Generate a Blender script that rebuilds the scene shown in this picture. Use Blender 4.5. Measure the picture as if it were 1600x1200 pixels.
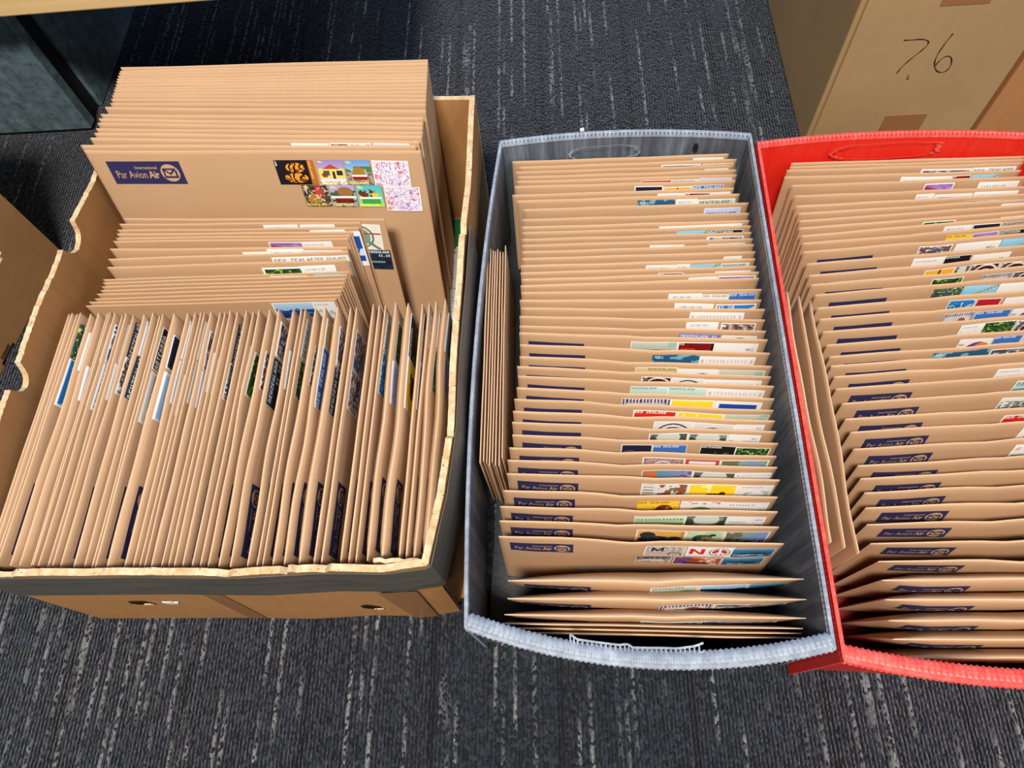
import bpy, math, random
import numpy as np
from mathutils import Matrix, Vector

for o in list(bpy.data.objects):
    bpy.data.objects.remove(o, do_unlink=True)
sc = bpy.context.scene
C = sc.collection
R = math.radians
rng = random.Random(7)

# ------------------------------------------------------------------ camera
cam_d = bpy.data.cameras.new('camera')
cam = bpy.data.objects.new('camera', cam_d); C.objects.link(cam)
cam_d.sensor_fit = 'HORIZONTAL'; cam_d.sensor_width = 36.0; cam_d.lens = 36.0*1110/1600
cam_d.clip_start = 0.01; cam_d.clip_end = 50
cam.matrix_world = Matrix(((0.99772954, 0.0327413, 0.05885378, 0.0),
                           (-0.00398111, 0.90101919, -0.43376097, 0.0),
                           (-0.06723028, 0.43254183, 0.89910381, 0.71),
                           (0, 0, 0, 1)))
sc.camera = cam

# ------------------------------------------------------------------ world and lights
w = bpy.data.worlds.new('room_light'); sc.world = w; w.use_nodes = True
w.node_tree.nodes['Background'].inputs[0].default_value = (0.93, 0.96, 1.0, 1)
w.node_tree.nodes['Background'].inputs[1].default_value = 0.07

def area(name, loc, target, sx, sy, power, col):
    d = bpy.data.lights.new(name, 'AREA'); d.shape = 'RECTANGLE'; d.size = sx; d.size_y = sy
    d.energy = power; d.color = col
    o = bpy.data.objects.new(name, d); C.objects.link(o); o.location = loc
    o.rotation_euler = (Vector(target)-Vector(loc)).to_track_quat('-Z', 'Y').to_euler()
    return o
area('ceiling_panel_light', (-0.22, -0.60, 2.3), (0.0, 0.3, 0), 0.5, 0.30, 100, (1.0, 0.95, 0.88))
area('ceiling_panel_light', (1.3, -0.60, 2.3), (0.1, 0.3, 0), 0.6, 0.35, 20, (1.0, 0.95, 0.88))
area('cool_area_light', (2.4, -1.7, 1.5), (0.0, 0.2, 0.1), 1.6, 1.2, 34, (0.70, 0.83, 1.0))  # window daylight from the right front, out of view
area('cool_area_light', (0.4, 3.2, 1.6), (0.1, 0.9, 0), 1.8, 1.2, 85, (0.34, 0.58, 1.0))  # added blue lamp, no known window there; tints the far carpet

vs = sc.view_settings
vs.view_transform = 'Standard'; vs.look = 'None'; vs.gamma = 1.0; vs.use_curve_mapping = False
vs.exposure = -0.27

# ------------------------------------------------------------------ materials
def lin(c):
    c = np.asarray(c, float)/255.0
    return np.where(c <= 0.04045, c/12.92, ((c+0.055)/1.055)**2.4)
def L4(r, g, b):
    return tuple(float(v) for v in lin((r, g, b))) + (1.0,)

def new_mat(name):
    m = bpy.data.materials.new(name); m.use_nodes = True
    nt = m.node_tree
    return m, nt, nt.nodes['Principled BSDF']
def node(nt, t, **kw):
    n = nt.nodes.new(t)
    for k, v in kw.items():
        setattr(n, k, v)
    return n
def math_n(nt, op, a, b=None, c=None):
    n = node(nt, 'ShaderNodeMath', operation=op)
    for i, v in enumerate((a, b, c)):
        if v is None: continue
        if isinstance(v, (int, float)): n.inputs[i].default_value = v
        else: nt.links.new(v, n.inputs[i])
    return n.outputs[0]
def mix_n(nt, fac, a, b):
    n = node(nt, 'ShaderNodeMix', data_type='RGBA')
    for s, v in ((n.inputs[0], fac), (n.inputs[6], a), (n.inputs[7], b)):
        if isinstance(v, (int, float)): s.default_value = v
        elif isinstance(v, tuple): s.default_value = v
        else: nt.links.new(v, s)
    return n.outputs[2]
def noise_n(nt, vec, scale, detail=3, rough=0.5):
    n = node(nt, 'ShaderNodeTexNoise'); n.inputs['Scale'].default_value = scale
    n.inputs['Detail'].default_value = detail; n.inputs['Roughness'].default_value = rough
    if vec is not None: nt.links.new(vec, n.inputs['Vector'])
    return n.outputs['Fac']
def map_n(nt, vec, scale=(1, 1, 1)):
    n = node(nt, 'ShaderNodeMapping'); n.inputs['Scale'].default_value = scale
    nt.links.new(vec, n.inputs['Vector']); return n.outputs['Vector']
def bump_n(nt, h, bsdf, strength=0.3, dist=0.001):
    b = node(nt, 'ShaderNodeBump'); b.inputs['Strength'].default_value = strength
    b.inputs['Distance'].default_value = dist
    nt.links.new(h, b.inputs['Height']); nt.links.new(b.outputs[0], bsdf.inputs['Normal'])

def paper_mat(name, col, rough=0.75, fleck=0.12):
    m, nt, b = new_mat(name)
    tc = node(nt, 'ShaderNodeTexCoord').outputs['Object']
    oi = node(nt, 'ShaderNodeObjectInfo').outputs['Random']
    n1 = noise_n(nt, tc, 900, 3, 0.7); n2 = noise_n(nt, tc, 18, 2)
    v = math_n(nt, 'ADD', math_n(nt, 'MULTIPLY', math_n(nt, 'SUBTRACT', n1, 0.5), fleck*2.2),
               math_n(nt, 'MULTIPLY', math_n(nt, 'SUBTRACT', n2, 0.5), 0.10))
    v = math_n(nt, 'ADD', math_n(nt, 'ADD', v, 0.97), math_n(nt, 'MULTIPLY', oi, 0.07))
    hs = node(nt, 'ShaderNodeHueSaturation'); hs.inputs['Color'].default_value = col
    nt.links.new(v, hs.inputs['Value']); nt.links.new(hs.outputs[0], b.inputs['Base Color'])
    b.inputs['Roughness'].default_value = rough; b.inputs['Specular IOR Level'].default_value = 0.25
    return m
M = {}
M['kraft'] = paper_mat('kraft_paper', L4(187, 149, 113))
M['kraft_edge'] = paper_mat('kraft_paper_fold', L4(210, 176, 142))

def card_mat(name, col, sx=60, sy=60, sz=6, streak=0.16):
    m, nt, b = new_mat(name)
    tc = node(nt, 'ShaderNodeTexCoord').outputs['Object']
    n1 = noise_n(nt, map_n(nt, tc, (sx, sy, sz)), 3, 3, 0.6)
    n2 = noise_n(nt, tc, 700, 2, 0.7); n3 = noise_n(nt, tc, 9, 3)
    v = math_n(nt, 'MULTIPLY', math_n(nt, 'SUBTRACT', n1, 0.5), streak*2)
    v = math_n(nt, 'ADD', v, math_n(nt, 'MULTIPLY', math_n(nt, 'SUBTRACT', n2, 0.5), 0.16))
    v = math_n(nt, 'ADD', v, math_n(nt, 'MULTIPLY', math_n(nt, 'SUBTRACT', n3, 0.5), 0.22))
    v = math_n(nt, 'ADD', v, 1.0)
    hs = node(nt, 'ShaderNodeHueSaturation'); hs.inputs['Color'].default_value = col
    nt.links.new(v, hs.inputs['Value']); nt.links.new(hs.outputs[0], b.inputs['Base Color'])
    b.inputs['Roughness'].default_value = 0.8; b.inputs['Specular IOR Level'].default_value = 0.2
    bump_n(nt, n1, b, 0.15, 0.0006)
    return m
M['carton'] = card_mat('carton_board', L4(170, 122, 74))
M['carton2'] = card_mat('tall_carton_board', L4(166, 136, 95), 20, 20, 20, 0.05)
M['carton3'] = card_mat('orange_carton_board', L4(178, 124, 78), 60, 60, 4, 0.10)
M['carton4'] = card_mat('worn_carton_board', L4(168, 124, 80), 10, 10, 30, 0.10)

def torn_mat():
    m, nt, b = new_mat('torn_board_edge')
    tc = node(nt, 'ShaderNodeTexCoord').outputs['Object']
    vo = node(nt, 'ShaderNodeTexVoronoi'); vo.inputs['Scale'].default_value = 260
    nt.links.new(tc, vo.inputs['Vector'])
    n1 = noise_n(nt, tc, 90, 4, 0.7)
    dots = math_n(nt, 'LESS_THAN', vo.outputs['Distance'], 0.15)
    sel = math_n(nt, 'MULTIPLY', dots, math_n(nt, 'GREATER_THAN', noise_n(nt, tc, 60, 2), 0.48))
    base = mix_n(nt, math_n(nt, 'MULTIPLY_ADD', n1, 2.2, -0.6), L4(182, 140, 90), L4(222, 204, 170))
    nt.links.new(mix_n(nt, sel, base, L4(96, 70, 40)), b.inputs['Base Color'])
    b.inputs['Roughness'].default_value = 0.95; b.inputs['Specular IOR Level'].default_value = 0.1
    bump_n(nt, n1, b, 0.8, 0.003)
    return m
M['torn'] = torn_mat()

def flat(name, col, rough=0.6, spec=0.3):
    m, nt, b = new_mat(name)
    b.inputs['Base Color'].default_value = col; b.inputs['Roughness'].default_value = rough
    b.inputs['Specular IOR Level'].default_value = spec
    return m
M['navy'] = flat('navy_ink', L4(44, 42, 80), 0.7, 0.2)
M['ink'] = flat('black_marker_ink', L4(32, 26, 24), 0.6)
M['white'] = flat('white_label_paper', L4(226, 222, 216), 0.7)
M['window'] = flat('glassine_label', L4(176, 160, 148), 0.4)
M['hole'] = flat('dark_hole', L4(36, 27, 18), 0.9, 0.05)
M['brown_tape'] = flat('brown_packing_tape', L4(146, 102, 62), 0.35, 0.4)
M['black_plastic'] = flat('black_plastic', L4(22, 22, 25), 0.6)

def tape_mat():
    m, nt, b = new_mat('grey_cloth_tape')
    tc = node(nt, 'ShaderNodeTexCoord').outputs['Object']
    n1 = noise_n(nt, map_n(nt, tc, (8, 8, 160)), 2, 4, 0.6)
    nt.links.new(mix_n(nt, n1, L4(48, 46, 42), L4(112, 106, 95)), b.inputs['Base Color'])
    b.inputs['Roughness'].default_value = 0.38
    bump_n(nt, n1, b, 0.2, 0.0006)
    return m
M['tape'] = tape_mat()

def plastic_mat(name, dark, light, rough, amt):
    m, nt, b = new_mat(name)
    tc = node(nt, 'ShaderNodeTexCoord').outputs['Object']
    n1 = noise_n(nt, map_n(nt, tc, (150, 150, 5)), 1.0, 4, 0.65)
    n2 = noise_n(nt, map_n(nt, tc, (30, 30, 12)), 1.0, 3, 0.6)
    f = math_n(nt, 'MULTIPLY', math_n(nt, 'POWER', n1, 2.0), n2)
    f = math_n(nt, 'MINIMUM', math_n(nt, 'MULTIPLY', f, amt), 1.0)
    nt.links.new(mix_n(nt, f, dark, light), b.inputs['Base Color'])
    b.inputs['Roughness'].default_value = rough
    bump_n(nt, n1, b, 0.35, 0.0012)
    return m
M['grey_pp'] = plastic_mat('grey_fluted_plastic', L4(54, 57, 63), L4(158, 168, 182), 0.42, 1.9)
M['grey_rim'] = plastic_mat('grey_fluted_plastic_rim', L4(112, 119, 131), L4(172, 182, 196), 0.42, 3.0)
M['grey_floor'] = plastic_mat('grey_tray_floor_shaded', L4(34, 36, 40), L4(70, 75, 82), 0.5, 1.0)  # wall plastic darkened: shade at the tray bottom put into the colour
M['red_floor'] = plastic_mat('red_tray_floor_shaded', L4(120, 14, 10), L4(150, 30, 24), 0.5, 0.6)  # darker copy of the red plastic, with the tray's inner shade painted in
M['red_pp'] = plastic_mat('red_fluted_plastic', L4(222, 34, 22), L4(236, 84, 62), 0.36, 1.0)
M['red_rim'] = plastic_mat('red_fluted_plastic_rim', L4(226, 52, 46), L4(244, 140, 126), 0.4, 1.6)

def slate_mat():
    m, nt, b = new_mat('slate_laminate')
    tc = node(nt, 'ShaderNodeTexCoord').outputs['Object']
    n1 = noise_n(nt, tc, 60, 6, 0.75)
    nt.links.new(mix_n(nt, math_n(nt, 'MULTIPLY_ADD', n1, 2.4, -0.8), L4(52, 68, 75), L4(112, 132, 135)), b.inputs['Base Color'])
    b.inputs['Roughness'].default_value = 0.5
    return m
M['slate'] = slate_mat()

def wood_mat():
    m, nt, b = new_mat('pale_wood')
    tc = node(nt, 'ShaderNodeTexCoord').outputs['Object']
    n1 = noise_n(nt, map_n(nt, tc, (1.5, 40, 40)), 4, 5, 0.6)
    nt.links.new(mix_n(nt, n1, L4(206, 164, 104), L4(236, 202, 146)), b.inputs['Base Color'])
    b.inputs['Roughness'].default_value = 0.45
    return m
M['wood'] = wood_mat()

def sheet_mat():
    m, nt, b = new_mat('green_speckled_sheet')
    tc = node(nt, 'ShaderNodeTexCoord').outputs['Object']
    sep = node(nt, 'ShaderNodeSeparateXYZ'); nt.links.new(tc, sep.inputs[0])
    vo = node(nt, 'ShaderNodeTexVoronoi'); vo.inputs['Scale'].default_value = 240
    nt.links.new(tc, vo.inputs['Vector'])
    g = math_n(nt, 'GREATER_THAN', math_n(nt, 'ADD', sep.outputs[1], math_n(nt, 'MULTIPLY', noise_n(nt, tc, 120, 2), 0.03)), 0.045)
    dots = math_n(nt, 'LESS_THAN', vo.outputs['Distance'], 0.26)
    base = mix_n(nt, dots, L4(206, 212, 206), L4(40, 90, 60))
    nt.links.new(mix_n(nt, g, base, L4(20, 110, 62)), b.inputs['Base Color'])
    b.inputs['Roughness'].default_value = 0.6
    return m
M['sheet'] = sheet_mat()

def stamp_mat():
    m, nt, b = new_mat('printed_stamp')
    a = node(nt, 'ShaderNodeAttribute'); a.attribute_name = 'Col'
    nt.links.new(a.outputs['Color'], b.inputs['Base Color'])
    b.inputs['Roughness'].default_value = 0.55; b.inputs['Specular IOR Level'].default_value = 0.25
    return m
M['stamp'] = stamp_mat()

def carpet_mat():
    m, nt, b = new_mat('ribbed_carpet')
    tc = node(nt, 'ShaderNodeTexCoord').outputs['Object']
    sep = node(nt, 'ShaderNodeSeparateXYZ'); nt.links.new(tc, sep.inputs[0])
    wob = math_n(nt, 'MULTIPLY', math_n(nt, 'SUBTRACT', noise_n(nt, tc, 140, 2), 0.5), 0.0022)
    x = math_n(nt, 'ADD', sep.outputs[0], wob)
    P = 0.0036
    rib = math_n(nt, 'FLOOR', math_n(nt, 'DIVIDE', x, P))
    fr = math_n(nt, 'FRACT', math_n(nt, 'DIVIDE', x, P))
    wn = node(nt, 'ShaderNodeTexWhiteNoise', noise_dimensions='1D'); nt.links.new(rib, wn.inputs['W'])
    rnd = wn.outputs['Value']
    # dashes along every rib
    cx = node(nt, 'ShaderNodeCombineXYZ')
    nt.links.new(math_n(nt, 'MULTIPLY', rib, 7.31), cx.inputs[0])
    nt.links.new(math_n(nt, 'MULTIPLY', sep.outputs[1], 9.0), cx.inputs[1])
    dash = noise_n(nt, cx.outputs[0], 1.0, 2, 0.55)
    strand = math_n(nt, 'MULTIPLY', math_n(nt, 'GREATER_THAN', rnd, 0.76),
                    math_n(nt, 'SMOOTH_MIN', math_n(nt, 'MAXIMUM', math_n(nt, 'MULTIPLY_ADD', dash, 9.0, -4.1), 0.0), 1.0, 0.1))
    # loops of the pile
    vo = node(nt, 'ShaderNodeTexVoronoi'); vo.inputs['Scale'].default_value = 1.0
    nt.links.new(map_n(nt, tc, (420, 300, 300)), vo.inputs['Vector'])
    loop = vo.outputs['Distance']
    vo2 = node(nt, 'ShaderNodeTexVoronoi'); vo2.inputs['Scale'].default_value = 1.0
    nt.links.new(map_n(nt, tc, (420, 300, 300)), vo2.inputs['Vector'])
    sepc = node(nt, 'ShaderNodeSeparateColor'); nt.links.new(vo2.outputs['Color'], sepc.inputs[0])
    cr = sepc.outputs[0]
    broad = noise_n(nt, map_n(nt, tc, (26, 3.0, 1)), 1.0, 3, 0.6)
    dark = mix_n(nt, broad, L4(11, 12, 16), L4(29, 32, 41))
    dark = mix_n(nt, math_n(nt, 'MULTIPLY', math_n(nt, 'POWER', cr, 2.2), 0.75), dark, L4(62, 66, 78))
    col = mix_n(nt, math_n(nt, 'MULTIPLY', strand, math_n(nt, 'SMOOTH_MIN', math_n(nt, 'MAXIMUM', math_n(nt, 'MULTIPLY_ADD', cr, 2.6, -0.75), 0.03), 1.0, 0.05)), dark, L4(128, 129, 130))
    # seams between the broad stripes
    seam = math_n(nt, 'FRACT', math_n(nt, 'DIVIDE', math_n(nt, 'ADD', sep.outputs[0], 0.18), 0.118))
    smask = math_n(nt, 'LESS_THAN', math_n(nt, 'ABSOLUTE', math_n(nt, 'SUBTRACT', seam, 0.5)), 0.028)
    col = mix_n(nt, math_n(nt, 'MULTIPLY', smask, 0.75), col, L4(18, 18, 22))
    nt.links.new(col, b.inputs['Base Color'])
    b.inputs['Roughness'].default_value = 0.95; b.inputs['Specular IOR Level'].default_value = 0.08
    b.inputs['Sheen Weight'].default_value = 0.1; b.inputs['Sheen Roughness'].default_value = 0.5
    ridge = math_n(nt, 'SINE', math_n(nt, 'MULTIPLY', fr, math.pi))
    h = math_n(nt, 'SUBTRACT', math_n(nt, 'MULTIPLY', ridge, 0.7), loop)
    bump_n(nt, h, b, 1.0, 0.0032)
    return m
M['carpet'] = carpet_mat()

# ------------------------------------------------------------------ object helpers
def mesh(name, verts, faces, mats, parent=None, fm=None, smooth=False):
    me = bpy.data.meshes.new(name)
    me.from_pydata([tuple(map(float, v)) for v in verts], [], [tuple(map(int, f)) for f in faces])
    for k in (mats if isinstance(mats, (list, tuple)) else [mats]):
        me.materials.append(M[k])
    if fm is not None: me.polygons.foreach_set('material_index', np.asarray(fm, dtype=np.int32))
    if smooth: me.polygons.foreach_set('use_smooth', np.ones(len(me.polygons), dtype=bool))
    me.update()
    o = bpy.data.objects.new(name, me); C.objects.link(o)
    if parent: o.parent = parent
    return o
def tag(o, label=None, cat=None, group=None, kind=None):
    for k, v in (('label', label), ('category', cat), ('group', group), ('kind', kind)):
        if v: o[k] = v
    return o
def thing(name, label, cat, loc=(0, 0, 0), rot=(0, 0, 0), group=None):
    o = bpy.data.objects.new(name, None); C.objects.link(o)
    o.empty_display_size = 0.02; o.location = loc; o.rotation_euler = rot
    return tag(o, label, cat, group)
def box_vf(x0, x1, y0, y1, z0, z1, off=0):
    v = [(x0, y0, z0), (x1, y0, z0), (x1, y1, z0), (x0, y1, z0), (x0, y0, z1), (x1, y0, z1), (x1, y1, z1), (x0, y1, z1)]
    f = [(0, 3, 2, 1), (4, 5, 6, 7), (0, 1, 5, 4), (1, 2, 6, 5), (2, 3, 7, 6), (3, 0, 4, 7)]
    return v, [tuple(i+off for i in q) for q in f]
def bevel(o, wd=0.0015, seg=2):
    md = o.modifiers.new('bevel', 'BEVEL'); md.width = wd; md.segments = seg; md.limit_method = 'ANGLE'
    return o
def box_obj(name, dims, mat, parent=None, bev=0.0):
    v, f = box_vf(*dims)
    o = mesh(name, v, f, mat, parent)
    if bev: bevel(o, bev)
    return o

ONES = ['', 'first', 'second', 'third', 'fourth', 'fifth', 'sixth', 'seventh', 'eighth', 'ninth', 'tenth', 'eleventh', 'twelfth',
        'thirteenth', 'fourteenth', 'fifteenth', 'sixteenth', 'seventeenth', 'eighteenth', 'nineteenth', 'twentieth']
def nth(n):
    if n <= 20: return ONES[n]
    t = {2: 'twent', 3: 'thirt', 4: 'fort', 5: 'fift'}[n//10]
    return t+'ieth' if n % 10 == 0 else t+'y-'+ONES[n % 10]

# ------------------------------------------------------------------ the floor
fl = mesh('floor', [(-3, -2.5, 0), (3, -2.5, 0), (3, 3.5, 0), (-3, 3.5, 0)], [(0, 1, 2, 3)], 'carpet')
tag(fl, 'dark navy and charcoal ribbed carpet with pale flecked strands', kind='structure')

# ------------------------------------------------------------------ wall panels swept along a path
def sweep_panel(name, path, z0, ztop, th, mats, parent, lean=0.0, n=60, side=1, rough=0.0, nz=5, smooth=True):
    """A standing board along path (list of xy, outside on the right hand when side=1): inner, outer and top faces.
    lean moves the bottom inwards; ztop is a number or a function of s in 0..1."""
    P = np.array(path, float)
    seg = np.r_[0, np.cumsum(np.linalg.norm(np.diff(P, axis=0), axis=1))]; tot = seg[-1]
    s = np.linspace(0, tot, n+1)
    X = np.c_[np.interp(s, seg, P[:, 0]), np.interp(s, seg, P[:, 1])]
    T = np.gradient(X, axis=0); T /= np.linalg.norm(T, axis=1)[:, None]
    N = np.c_[T[:, 1], -T[:, 0]]*side                   # outward
    zt = np.array([ztop(q/tot) if callable(ztop) else ztop for q in s])
    if rough: zt = zt + np.array([rng.uniform(-rough, rough) for _ in s])
    V = []; F = []; FM = []
    def col(i, k, off):
        f = k/nz; z = z0+(zt[i]-z0)*f
        ln = lean(s[i]/tot) if callable(lean) else lean
        p = X[i]+N[i]*(off-ln*(1-f))
        return (p[0], p[1], z)
    for off in (0.0, -th):
        for i in range(n+1):
            for k in range(nz+1): V.append(col(i, k, off))
    A = lambda i, k: i*(nz+1)+k
    B = lambda i, k: (n+1)*(nz+1)+i*(nz+1)+k
    for i in range(n):
        for k in range(nz):
            F.append((A(i, k), A(i+1, k), A(i+1, k+1), A(i, k+1))); FM.append(0)
            F.append((B(i+1, k), B(i, k), B(i, k+1), B(i+1, k+1))); FM.append(0)
        F.append((A(i, nz), A(i+1, nz), B(i+1, nz), B(i, nz))); FM.append(1)
        F.append((A(i+1, 0), A(i, 0), B(i, 0), B(i+1, 0))); FM.append(0)
    for i in (0, n):
        for k in range(nz):
            q = (A(i, k), A(i, k+1), B(i, k+1), B(i, k)); F.append(q if i == 0 else q[::-1]); FM.append(1)
    o = mesh(name, V, F, mats, parent, FM, False)
    return o

# ------------------------------------------------------------------ the open cardboard box on the left
cb = thing('cardboard_box', 'open brown cardboard box with torn rim and black tape along its front', 'box', (0, 0, 0))
TH = 0.0055
mesh('bottom_panel', *box_vf(-0.452, -0.082, 0.112, 0.585, 0.001, 0.0045), 'carton', cb)
def left_top(s):                       # s runs front to back along 0.105..0.606
    y = 0.105+s*(0.606-0.105); z = 0.185
    for yc, r, d in ((0.428, 0.016, 0.018), (0.277, 0.013, 0.017)):
        q = (y-yc)/r
        if abs(q) < 1: z -= d*math.sqrt(1-q*q)
    return z+0.0012*math.sin(60*y)
sweep_panel('side_panel', [(-0.459, 0.105), (-0.470, 0.17), (-0.475, 0.28), (-0.468, 0.42), (-0.459, 0.50), (-0.456, 0.606)], 0.001, left_top, TH,
            ['carton', 'torn'], cb, lean=0.0, n=180, side=-1, rough=0.0006)
sweep_panel('back_panel', [(-0.456, 0.606), (-0.27, 0.597), (-0.071, 0.583)], 0.001, 0.185, TH, ['carton', 'torn'], cb, lean=0.006, n=60, side=-1, rough=0.0006)
def right_top(s):
    z = 0.186+0.0012*math.sin(s*23)
    for c, wd, d in ((0.36, 0.012, 0.008), (0.78, 0.010, 0.007)):
        q = (s-c)/wd
        if abs(q) < 1: z -= d*(1-abs(q))
    return z
sweep_panel('side_panel', [(-0.071, 0.583), (-0.073, 0.46), (-0.077, 0.40), (-0.081, 0.27), (-0.081, 0.22), (-0.087, 0.16), (-0.097, 0.108)], 0.001, right_top, TH,
            ['carton', 'torn'], cb, lean=0.001, n=110, side=-1, rough=0.0007)
def front_top(s):
    z = 0.184
    for c, wd, d in ((0.22, 0.02, 0.006), (0.43, 0.015, 0.005), (0.93, 0.04, 0.01)):
        q = (s-c)/wd
        if abs(q) < 1: z -= d*(1-q*q)
    for c, wd, d in ((0.285, 0.012, 0.005), (0.30, 0.006, -0.006), (0.205, 0.008, 0.004), (0.585, 0.012, 0.004)):
        q = (s-c)/wd
        if abs(q) < 1: z += d*(1-abs(q))
    return z+0.001*math.sin(s*40)
sweep_panel('front_panel', [(-0.098, 0.107), (-0.13, 0.103), (-0.18, 0.1045), (-0.24, 0.102), (-0.32, 0.104), (-0.457, 0.105)], 0.001, front_top, TH,
            ['carton', 'torn'], cb, lean=-0.007, n=110, side=-1, rough=0.0008)
# tape band along the front and round the near right corner
sweep_panel('tape_band', [(-0.0725, 0.42), (-0.0795, 0.27), (-0.0795, 0.22), (-0.0855, 0.16), (-0.0955, 0.1075), (-0.098, 0.1055), (-0.13, 0.1015),
            (-0.18, 0.103), (-0.24, 0.1005), (-0.32, 0.1025), (-0.459, 0.1035)], 0.118, lambda s: 0.181+0.001*math.sin(s*50), 0.0007, ['tape', 'tape'], cb, lean=-0.0022, n=160, side=-1, nz=3)
# folded flap stub at the near right corner
fv, ff = [], []
for i in range(9):
    t = i/8; xx = -0.139+t*0.038; yy = 0.1135-0.001*t+0.0008*math.sin(i*2.2)
    for dz in (0.183, 0.150):
        for dy in (0, 0.0032): fv.append((xx, yy-dy, dz))
for i in range(8):
    a = i*4; b = a+4
    ff += [(a, a+1, b+1, b), (a, b, b+2, a+2), (a+1, a+3, b+3, b+1), (a+2, b+2, b+3, a+3)]
ff += [(0, 2, 3, 1), (32, 33, 35, 34)]
mesh('flap_stub', fv, ff, ['carton', 'torn'], cb, [1 if k % 4 == 0 else 0 for k in range(32)]+[0, 0])
# torn punctures, sticker and a brown strip on the front panel
def blob(name, cx, cz, rx, rz, y, mat, seed, n=16, tilt=0.0, th=0.0008):
    r2 = random.Random(seed); V = []; 
    for yy in (y, y-th):
        r2 = random.Random(seed)
        for i in range(n):
            a = 2*math.pi*i/n; k = 1+r2.uniform(-0.3, 0.3)
            px, pz = math.cos(a)*rx*k, math.sin(a)*rz*k
            V.append((cx+px*math.cos(tilt)-pz*math.sin(tilt), yy, cz+px*math.sin(tilt)+pz*math.cos(tilt)))
    F = [tuple(range(n, 2*n))]+[(i, (i+1) % n, n+(i+1) % n, n+i) for i in range(n)]
    return mesh(name, V, F, mat, cb)
blob('puncture', -0.372, 0.083, 0.0085, 0.0065, 0.0998, 'hole', 3, tilt=-0.5)
blob('puncture', -0.172, 0.047, 0.0095, 0.008, 0.0985, 'hole', 4, tilt=-0.6)
blob('torn_fibre', -0.366, 0.078, 0.004, 0.0035, 0.0990, 'torn', 5)
blob('torn_fibre', -0.167, 0.041, 0.004, 0.0035, 0.0977, 'torn', 6)
blob('round_sticker', -0.344, 0.081, 0.0065, 0.0065, 0.0998, 'white', 8)
mesh('brown_strip', [(-0.300, 0.1003, 0.119), (-0.283, 0.1000, 0.119), (-0.286, 0.0955, 0.006), (-0.303, 0.0958, 0.006)], [(0, 1, 2, 3)], 'brown_tape', cb)
mesh('brown_strip', [(-0.150, 0.0985, 0.119), (-0.118, 0.0995, 0.119), (-0.118, 0.0952, 0.006), (-0.140, 0.0940, 0.006)], [(0, 1, 2, 3)], 'brown_tape', cb)

sh = mesh('paper_sheet', *box_vf(-0.06, 0.026, -0.075, 0.075, 0, 0.0006), 'sheet')
sh.location = (-0.118, 0.495, 0.006)
tag(sh, 'green and white speckled paper sheet lying in the bottom of the cardboard box', 'paper')

# ------------------------------------------------------------------ the fluted plastic trays
def bow(p, q, amt, n=14):
    p = np.array(p); q = np.array(q); d = q-p; nrm = np.array([d[1], -d[0]])/np.linalg.norm(d)
    return [tuple(p+d*t+nrm*amt*(1-(2*t-1)**2)) for t in np.linspace(0, 1, n)]
def scallop_rim(name, path, z, wid, mat, parent, pitch=0.0042, side=-1, droop=0.0, h=0.006, amp=1.0):
    """folded-over top edge of fluted sheet: a band with one ridge to every flute"""
    P = np.array(path, float); seg = np.r_[0, np.cumsum(np.linalg.norm(np.diff(P, axis=0), axis=1))]
    nfl = int(seg[-1]/pitch); n = nfl*4
    s = np.linspace(0, seg[-1], n+1)
    X = np.c_[np.interp(s, seg, P[:, 0]), np.interp(s, seg, P[:, 1])]
    T = np.gradient(X, axis=0); T /= np.linalg.norm(T, axis=1)[:, None]; N = np.c_[T[:, 1], -T[:, 0]]*side
    V = []; F = []
    rows = 6
    for i in range(n+1):
        b = (0.5-0.5*math.cos(2*math.pi*i/4))*amp
        for k in range(rows):
            t = k/(rows-1)
            ov = 0.0009*b*(1 if 0 < k < rows-1 else 0.6)
            off = -wid*t + (0.0011*b if k == 0 else (-0.0011*b if k == rows-1 else 0))
            zz = z + ov + (-h*(abs(2*t-1)**3) if k in (0, rows-1) else 0) - droop*(1-t)
            p = X[i]+N[i]*off
            V.append((p[0], p[1], zz))
    for i in range(n):
        for k in range(rows-1):
            F.append((i*rows+k, (i+1)*rows+k, (i+1)*rows+k+1, i*rows+k+1))
    return mesh(name, V, F, mat, parent, smooth=True)

def tray(name, label, FLc, FRc, BRc, BLc, bf, bb, bl, br, z, mats, rimw):
    t = thing(name, label, 'tray')
    FL, FR, BR, BL = map(np.array, (FLc, FRc, BRc, BLc))
    wall, rim = mats
    cen = (FL+FR+BR+BL)/4
    inn = [tuple(cen+(p-cen)*np.array([0.965, 0.975])) for p in (FL, FR, BR, BL)]
    v = [(p[0], p[1], zz) for zz in (0.001, 0.005) for p in inn]
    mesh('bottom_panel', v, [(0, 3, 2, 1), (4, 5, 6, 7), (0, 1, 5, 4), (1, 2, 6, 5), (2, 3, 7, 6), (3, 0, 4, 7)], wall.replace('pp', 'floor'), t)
    fp = bow(FL, FR, bf); rp = bow(FR, BR, br); bp = bow(BR, BL, bb); lp = bow(BL, FL, bl)
    for nm, p, th, b in (('front_panel', fp, 0.004, bf), ('side_panel', rp, 0.003, br), ('back_panel', bp, 0.004, bb), ('side_panel', lp, 0.003, bl)):
        sweep_panel(nm, p, 0.001, z-0.0005, th, [wall, rim], t, lean=(lambda q, b=b: 0.0055+0.8*b*(1-(2*q-1)**2)) if nm != 'side_panel' else 0.001, n=90, side=1, nz=6)
    scallop_rim('folded_rim', fp, z, rimw, rim, t, side=1)
    scallop_rim('folded_rim', bp, z, 0.0046, rim, t, side=1)
    scallop_rim('folded_rim', rp, z, 0.0032, rim, t, side=1, amp=0.35)
    scallop_rim('folded_rim', lp, z, 0.0032, rim, t, side=1, amp=0.15)
    return t
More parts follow.
